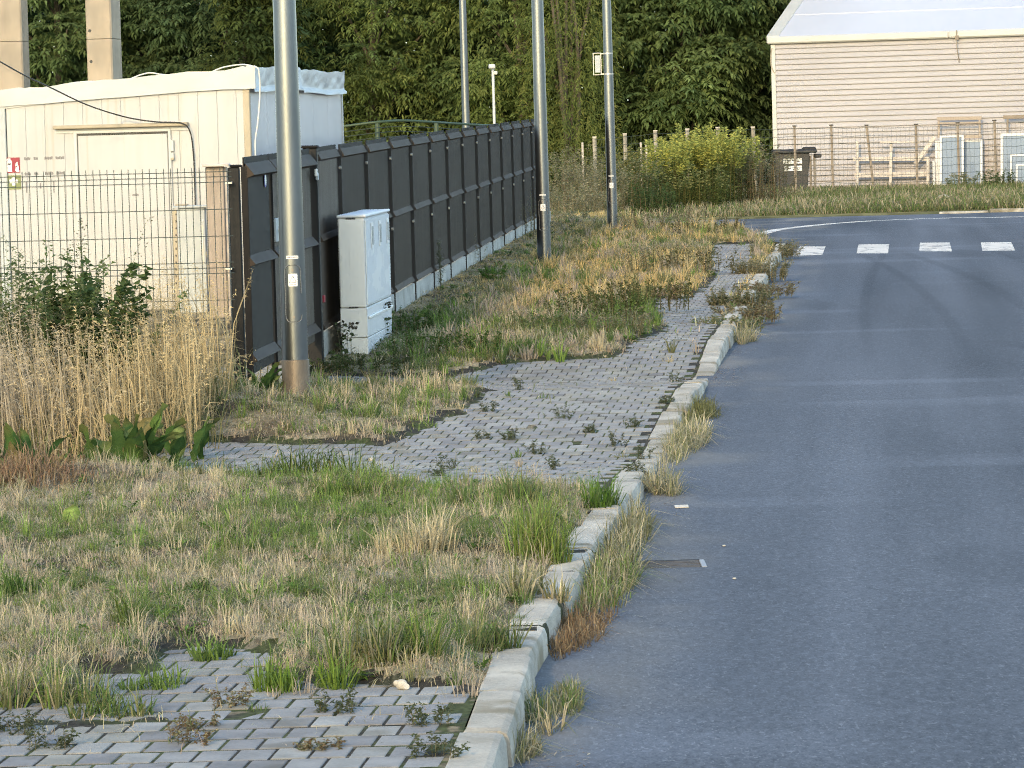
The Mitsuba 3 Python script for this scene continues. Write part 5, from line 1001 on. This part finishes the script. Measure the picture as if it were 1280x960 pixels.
for k, (px, py, lab) in enumerate(JN):
    g_ = gnd(px, py, .12); lc = (BR + PALE) if k in (0, 1, 3, 7) else ((.16, .17, .10), (.12, .14, .07))
    herb('paving_weed', lab, g_[0], g_[1], 16, .05 if k in (0, 7) else .09, 260 + k, lc, z=float(zp(g_[0], g_[1])), spread=.045, lean=.9, leaf=(.03, .009), per=16, stem_w=.0025, stemc=(.2, .17, .1))
# goldenrod and dry weeds across the road
GD = ((.64, .58, .15), (.54, .53, .15), (.42, .45, .13))
for k, (px, Y, h, st, lab) in enumerate([
    (808, 92, 1.30, 50, 'goldenrod clump at the left end of the stand, pale topped'), (832, 90.5, 1.45, 56, 'second goldenrod clump from the left'), (858, 91.5, 1.55, 54, 'third goldenrod clump from the left'), (880, 92, 1.75, 60, 'tallest bright yellow goldenrod clump, fourth from the left'),
    (900, 91, 1.68, 58, 'bright yellow goldenrod clump, fifth from the left'), (920, 92.5, 1.45, 48, 'goldenrod clump at the right end of the stand'), (848, 88.8, .86, 34, 'low green goldenrod at the front left of the stand'), (885, 88.8, .95, 36, 'low green goldenrod at the front of the stand')]):
    x = at(px, 250, Y)[0]; herb('goldenrod', lab, x, Y, st, h, 300 + k, ((.15, .19, .06), (.19, .215, .07), (.11, .14, .045)), z=.14, spread=.26, lean=.28, leaf=(.13, .022), per=44, plume=GD if k not in (0, 6, 7) else ((.36, .34, .14), (.28, .27, .1)), plume_n=46 if k < 6 else 10, plume_len=.26, plume_leaf=(.06, .03), cat='goldenrod', stem_w=.014, stemc=(.18, .16, .06), bare_low=.05)
for k, (px, Y, h, st, lc, lab, leaf) in enumerate([
    (945, 92, 1.3, 40, BR + ((.13, .13, .05),), 'reddish brown dry weed clump right of the goldenrod', (.10, .02)), (968, 93.5, 1.15, 36, BR + PALE, 'brown weed clump before the black waste container', (.10, .02)), (935, 94.5, 1.45, 30, PALE, 'pale seedy weed clump behind the goldenrod', (.08, .018)),
    (797, 89.5, 1.15, 44, DK + HG, 'dark green weed clump left of the goldenrod', (.11, .03)), (818, 88, .62, 40, DK, 'low dark weed clump at the foot of the goldenrod', (.10, .03)), (800, 93.5, 1.2, 34, PALE, 'pale feathery weed clump behind the farthest lamp post, right', (.09, .018)),
    (742, 90, 1.25, 44, PALE + ((.16, .15, .06),), 'pale dry weed clump left of the farthest lamp post', (.09, .018)), (715, 88.5, 1.1, 44, PALE, 'straw weed clump right of the second lamp post', (.09, .018)), (730, 93, 1.4, 40, PALE + HG, 'taller pale weed clump below the willow', (.09, .018)),
    (700, 92, 1.3, 40, HG + PALE, 'greenish weed clump just right of the second lamp post', (.10, .02)), (760, 87.7, .95, 40, PALE, 'low straw weed clump around the farthest lamp post', (.08, .018)), (705, 81, .8, 36, PALE, 'faded weed clump behind the second lamp post at the tip of the verge', (.08, .016)), (735, 79.5, .7, 36, PALE, 'faded weed clump left of the farthest lamp post at the tip of the verge', (.08, .016)),
    (700, 74, .42, 40, PALE, 'straw weed clump just beyond the second lamp post', (.07, .016)), (1250, 104, .5, 20, DK, 'dark weed in front of the wide leaning sash', (.12, .03)), (1205, 104, .42, 20, HG, 'green weed in front of the first leaning sashes', (.1, .02))]):
    x = at(px, 250, Y)[0]; herb('roadside_weed', lab, x, Y, st, h, 330 + k, lc, z=.12, spread=.26, lean=.35, leaf=leaf, per=40, stemc=(.25, .2, .11), stem_w=.013, plume=(PALE if lc is not DK else None), plume_n=16 if lc is not DK else 0, plume_len=.25, plume_leaf=(.05, .02))

# ------------------------------------------------------------------ trees
def compound(A, P, D, n_pair, Lr, Ll, Wl, C, r, droop=.5):
    """feathered leaves: pairs of leaflets along a drooping midrib"""
    n = len(P); D = D / np.linalg.norm(D, axis=1, keepdims=True); S = np.cross(D, [0, 0, 1.0]); S /= np.linalg.norm(S, axis=1, keepdims=True) + 1e-9
    for k in range(n_pair + 1):
        t = (k + .6) / (n_pair + .6); Q = P + D * (Lr * t) - np.array([0, 0, 1.0]) * (Lr * droop * t ** 2)[..., None] if np.ndim(Lr) else P + D * Lr * t - np.array([0, 0, 1.0]) * Lr * droop * t ** 2
        for s in ((-1, 1) if k < n_pair else (0,)):
            d = D * (.55 if s else 1) + S * s * .85 - np.array([0, 0, .28 + .5 * droop * t]) + r.normal(0, .16, (n, 3))
            up = np.c_[r.normal(0, .3, (n, 2)), np.ones(n)] + D * .2
            leaves(A, Q, d, up, Ll * (.75 + .5 * r.random(n)), Wl * (.8 + .4 * r.random(n)), C * (1 + .14 * r.normal(0, 1, (n, 1))).clip(.6, 1.5), .18, .22)
def tree(name, label, px, Y, h, rx, seed, pal, leaf=(.17, .06), pairs=4, rach=.30, nb=46, per=54, trunk=.16, z0=.2):
    r = np.random.default_rng(seed); t = thing(name, label, 'tree'); x = at(px, 150, Y)[0]; c = np.array([x, Y, h * .52])
    B = []
    for k in range(nb):
        u = r.random(); zz = z0 + .5 + (6.0 - z0) * r.random() if u < .78 else 6 + (h - 6) * r.random()
        q = np.clip((zz - c[2]) / (h * .52), -1, 1); rr = rx * math.sqrt(max(.25, 1 - abs(q) ** 2.6)) * (.55 + .5 * r.random())
        a = -math.pi / 2 + r.normal(0, 1.15) if r.random() < .82 else r.random() * 6.28
        B.append((x + rr * math.cos(a), Y + rr * math.sin(a) * .9, zz, .55 + .45 * r.random()))
    B = np.array(B); A = Acc()
    for b in B:
        m = per if b[2] < 6.5 else int(per * .45); d = rand_dir(m, r); d[:, 2] = d[:, 2] * .8 + .12; d[:, 1] -= .25; rad = b[3] * (.35 + .65 * r.random(m) ** .5)
        P = b[:3] + d * rad[:, None] * [1.15, 1.0, .72]; out = d + np.array([(b[0] - x) * .25, (b[1] - Y) * .25 - .2, .15])
        cc = np.array(pal[r.integers(0, len(pal))]) * (.8 + .4 * r.random())
        kf = 1.0 if b[2] < 6.5 else 1.45
        compound(A, P, out + r.normal(0, .35, (m, 3)), pairs, rach * kf, leaf[0] * kf, leaf[1] * kf, np.tile(cc, (m, 1)) * (1 + .15 * r.normal(0, 1, (m, 1))), r)
    m = int(560 * min(1, (rx / 2.3) ** 2)); a = -math.pi / 2 + r.uniform(-1.7, 1.7, m); z_ = z0 + .3 + 6.2 * r.random(m) * min(1, h / 8); rr = rx * (.62 + .36 * r.random(m)) * (1 - .25 * ((z_ - 2.5) / h).clip(0, 1))
    cc = np.array(pal)[r.integers(0, len(pal), m)] * (.85 + .3 * r.random((m, 1)))
    compound(A, np.stack([x + rr * np.cos(a), Y + rr * np.sin(a) * .9, z_], -1), np.stack([np.cos(a), np.sin(a), r.normal(0, .4, m)], -1) + r.normal(0, .4, (m, 3)), pairs, rach, leaf[0], leaf[1], cc, r)
    A.put('crown', 'leaf_mat', t)
    zz = np.linspace(-.2, h * .85, 12); tr = [tube(np.c_[x + .15 * np.sin(zz * .5 + seed), Y + .1 * np.cos(zz * .6), zz], trunk * (1 - .8 * zz / h).clip(.12, 1.2), 9)]
    for b in B[r.choice(nb, 16, replace=False)]:
        s = max(.3, b[2] - 1.6 - r.random()); tr.append(tube(smooth_path([(x + .15 * math.sin(s * .5 + seed), Y, s), ((x + b[0]) / 2, (Y + b[1]) / 2, (s + b[2]) / 2 + .25), tuple(b[:3])], 7), np.linspace(trunk * .35, .02, 7), 6))
    obj('trunk', cat_m(tr), 'bark', t, smooth=50)
WD = ((.150, .215, .100), (.195, .265, .120), (.115, .175, .085)); WL = ((.25, .315, .105), (.29, .335, .11), (.20, .265, .095)); WM = ((.20, .275, .11), (.235, .305, .12), (.155, .225, .095))
TR = [(-35, 121, 11, 2.5, WD, 'dark tree behind the column at the left edge'), (70, 118, 10, 2.2, WM, 'green tree showing between the two concrete columns'), (185, 120, 11.5, 2.5, WD, 'dark tree right of the second concrete column'), (285, 118.5, 11, 2.4, WD, 'dark tree above the corner of the cabin roof'),
      (312, 114.5, 4.6, 1.2, ((.13, .16, .05), (.11, .14, .05)), 'small pale green tree just behind the cabin roof corner'), (395, 121, 12, 2.4, WM, 'olive green tree right of the nearest lamp post'), (470, 118, 11, 2.4, WL, 'yellowish green tree above the bent pipe rail'), (548, 121, 12, 2.4, WD, 'dark tree behind the plain pale lamp post'),
      (618, 118, 10.5, 2.0, WM, 'tree behind the camera mast'), (648, 115.5, 8.0, 1.4, WL, 'light feathery tree just left of the second lamp post'), (790, 118, 11, 2.2, WM, 'green tree right of the willow, behind the farthest lamp post'), (850, 117, 10.5, 2.1, WM, 'leafy tree behind the goldenrod stand'), (912, 118.5, 11, 2.2, WD, 'dark tree left of the hall'), (972, 121, 12, 2.4, WD, 'darkest tree half hidden by the hall corner'), (1040, 128, 10, 2.6, WD, 'tree mostly hidden behind the hall')]
for k, (px, Y, h, rx, pal, lab) in enumerate(TR): tree('tree', lab, px, Y, h, rx, 400 + k, pal, nb=46 if h > 6 else 22, leaf=(.205, .075) if pal is not WL else (.17, .05))
wt = thing('willow', 'feathery yellow-green willow hanging down between the two far lamp posts', 'tree'); r = np.random.default_rng(450); wx = at(713, 150, 114)[0]
A = Acc(); n = 900; a = r.random(n) * 6.28; rad = 1.25 * r.random(n) ** .5; zt_ = 1.6 + 9 * r.random(n) ** 1.25; ln = .7 + 1.3 * r.random(n)
sx, sy = wx + rad * np.cos(a), 114 + rad * np.sin(a) - .2
m = 26; k = np.repeat(np.arange(n), m); s = r.random(n * m); P = np.stack([sx[k] + .22 * np.cos(a[k]) * s + .04 * r.normal(0, 1, n * m), sy[k] + .22 * np.sin(a[k]) * s + .04 * r.normal(0, 1, n * m), np.maximum(zt_[k] - ln[k] * s ** 1.2, .3)], -1)
D = np.stack([np.cos(a[k]) * .5 + r.normal(0, .7, n * m), np.sin(a[k]) * .5 + r.normal(0, .7, n * m), -.55 + .6 * r.normal(0, 1, n * m)], -1)
pal = np.array([(.27, .31, .095), (.23, .28, .085), (.32, .335, .11), (.19, .24, .08)]); cs = pal[r.integers(0, 4, n)][k] * (1 + .15 * r.normal(0, 1, (n * m, 1))).clip(.6, 1.5)
leaves(A, P, D, rand_dir(n * m, r) + [0, 0, .6], .12 + .08 * r.random(n * m), .022 + .010 * r.random(n * m), cs, .1, .15); A.put('crown', 'leaf_mat', wt)
st = [tube(smooth_path([(wx + r.normal(0, .15), 114, -.2), (wx + r.normal(0, .3), 114 + r.normal(0, .2), 3), (wx + r.normal(0, .8), 114 + r.normal(0, .6), 9)], 14), np.linspace(.07, .02, 14), 7) for _ in range(7)]
obj('trunk', cat_m(st), 'bark', wt, smooth=50)
A = Acc(); n = 17000; r = np.random.default_rng(460)
P = np.c_[-18 + 27 * r.random(n), 122.5 + 13 * r.random(n), .2 + 13.0 * r.random(n) ** 1.15]; P[:, 2] *= .72 + .5 * fbm3(P[:, 0], P[:, 1], .25, 3)
cc = np.array(WD)[r.integers(0, 3, n)] * (.7 + .7 * fbm3(P[:, 0], P[:, 2], .6, 8))[:, None]
compound(A, P, np.c_[r.normal(0, 1, n), r.normal(-.6, .6, n), .3 * r.normal(0, 1, n)], 2, .5, .42, .19, cc, r)
tag(A.put('distant_wood', 'leaf_mat'), 'dense dark wood closing the view behind the trees', 'wood', kind='stuff')

# ------------------------------------------------------------------ small litter
def lump(name, lab, cat, px, py, z, s, mat, seed, squash=.7):
    r = np.random.default_rng(seed); m = icosphere(2, s); m.vertices *= [1, .8, squash]; m.vertices += (meshkit.fbm(m.vertices / s * 1.4, 3, seed)[:, None] - .5) * s * .6; g_ = gnd(px, py, z); zz = zp(g_[0], g_[1]) if z > .05 else 0.0
    m.apply_translation((g_[0], g_[1], float(zz) + s * squash * .6)); k = obj(name, m, mat, smooth=True); tag(k, lab, cat)
t = thing('verge_leaf', 'single broad lime green leaf standing in the left of the near verge', 'plant'); A = Acc(); g_ = gnd(90, 664, .14); zz = float(zs(np.array([g_[0]]), np.array([g_[1]]))[0])
ribbon_leaf(A, np.array([g_[0], g_[1], zz]), -1.2, .12, .085, 1.35, .5, np.array((.26, .34, .09)), np.random.default_rng(9), wave=.04); A.put('leaf', 'dock_mat', t, smooth=True)
t = thing('snail_shell', 'pale round snail shell on the paving edge in front of the grass', 'shell'); g_ = gnd(502, 863, .12); zz = float(zp(g_[0], g_[1]))
m = icosphere(3, .021); m.vertices *= [1, .85, .9]; m.apply_translation((g_[0], g_[1], zz + .018)); obj('whorl', m, 'stone_pale', t, smooth=True)
m = icosphere(2, .011); m.apply_translation((g_[0] - .017, g_[1] - .006, zz + .024)); obj('whorl', m, 'stone_pale', t, smooth=True)
m = tcyl(.011, .012, sections=16); m.apply_transform(trimesh.transformations.rotation_matrix(1.2, [1, .4, 0])); m.apply_translation((g_[0] + .016, g_[1] - .010, zz + .010)); obj('lip', m, 'stone_pale', t, smooth=30)
lump('stone', 'pale stone in the grass at the driveway edge below the first lamp post', 'stone', 463, 550, .13, .018, 'stone_pale', 1)
lump('stone', 'small white scrap in the dry weeds right of the second lamp post', 'scrap', 700, 263, .3, .07, 'sticker_white', 2, .5)
lump('stone', 'pale stone on the far verge below the leaning sashes', 'stone', 1180, 252, .1, .16, 'stone_pale', 3, .5)
for k, (px, py) in enumerate(((852, 634), (905, 683), (918, 724))):
    t = thing('chalk_scrap', ('pale flattened scrap lying on the asphalt beyond the drain grate', 'tiny white chip on the asphalt right of the drain grate', 'tiny white chip on the asphalt below the drain grate')[k], 'scrap'); g_ = gnd(px, py, 0); obj('flake', bevel_box(.075 if k == 0 else .016, .13 if k == 0 else .02, .006, .002).apply_translation((g_[0], g_[1], .004)), 'stone_pale', t)

# dry litter swept along the gutter
r = np.random.default_rng(500); n = 7000; y_ = 13.4 + 56 * r.random(n) ** 1.3; ok = r.random(n) < sstep(.42, .62, fbm3(0 * y_, y_, 1.1, 71)); y_ = y_[ok]; n = len(y_)
x_ = xk(y_) + .012 + .26 * r.random(n) ** 1.8; A = Acc(); a = r.random(n) * 6.283
leaves(A, np.stack([x_, y_, .004 + .02 * r.random(n) ** 2], -1), np.stack([np.cos(a), np.sin(a), .12 * r.random(n)], -1), np.tile([0, 0, 1.0], (n, 1)), .02 + .06 * r.random(n) ** 2, .004 + .004 * r.random(n), np.where(r.random((n, 1)) < .5, col(PINK, n, .3, .05, r), col((.20, .14, .09), n, .3, .05, r)), 0, .05)
tag(A.put('gutter_litter', 'grass_mat'), 'dry plant litter strewn along the gutter', 'litter', kind='stuff')
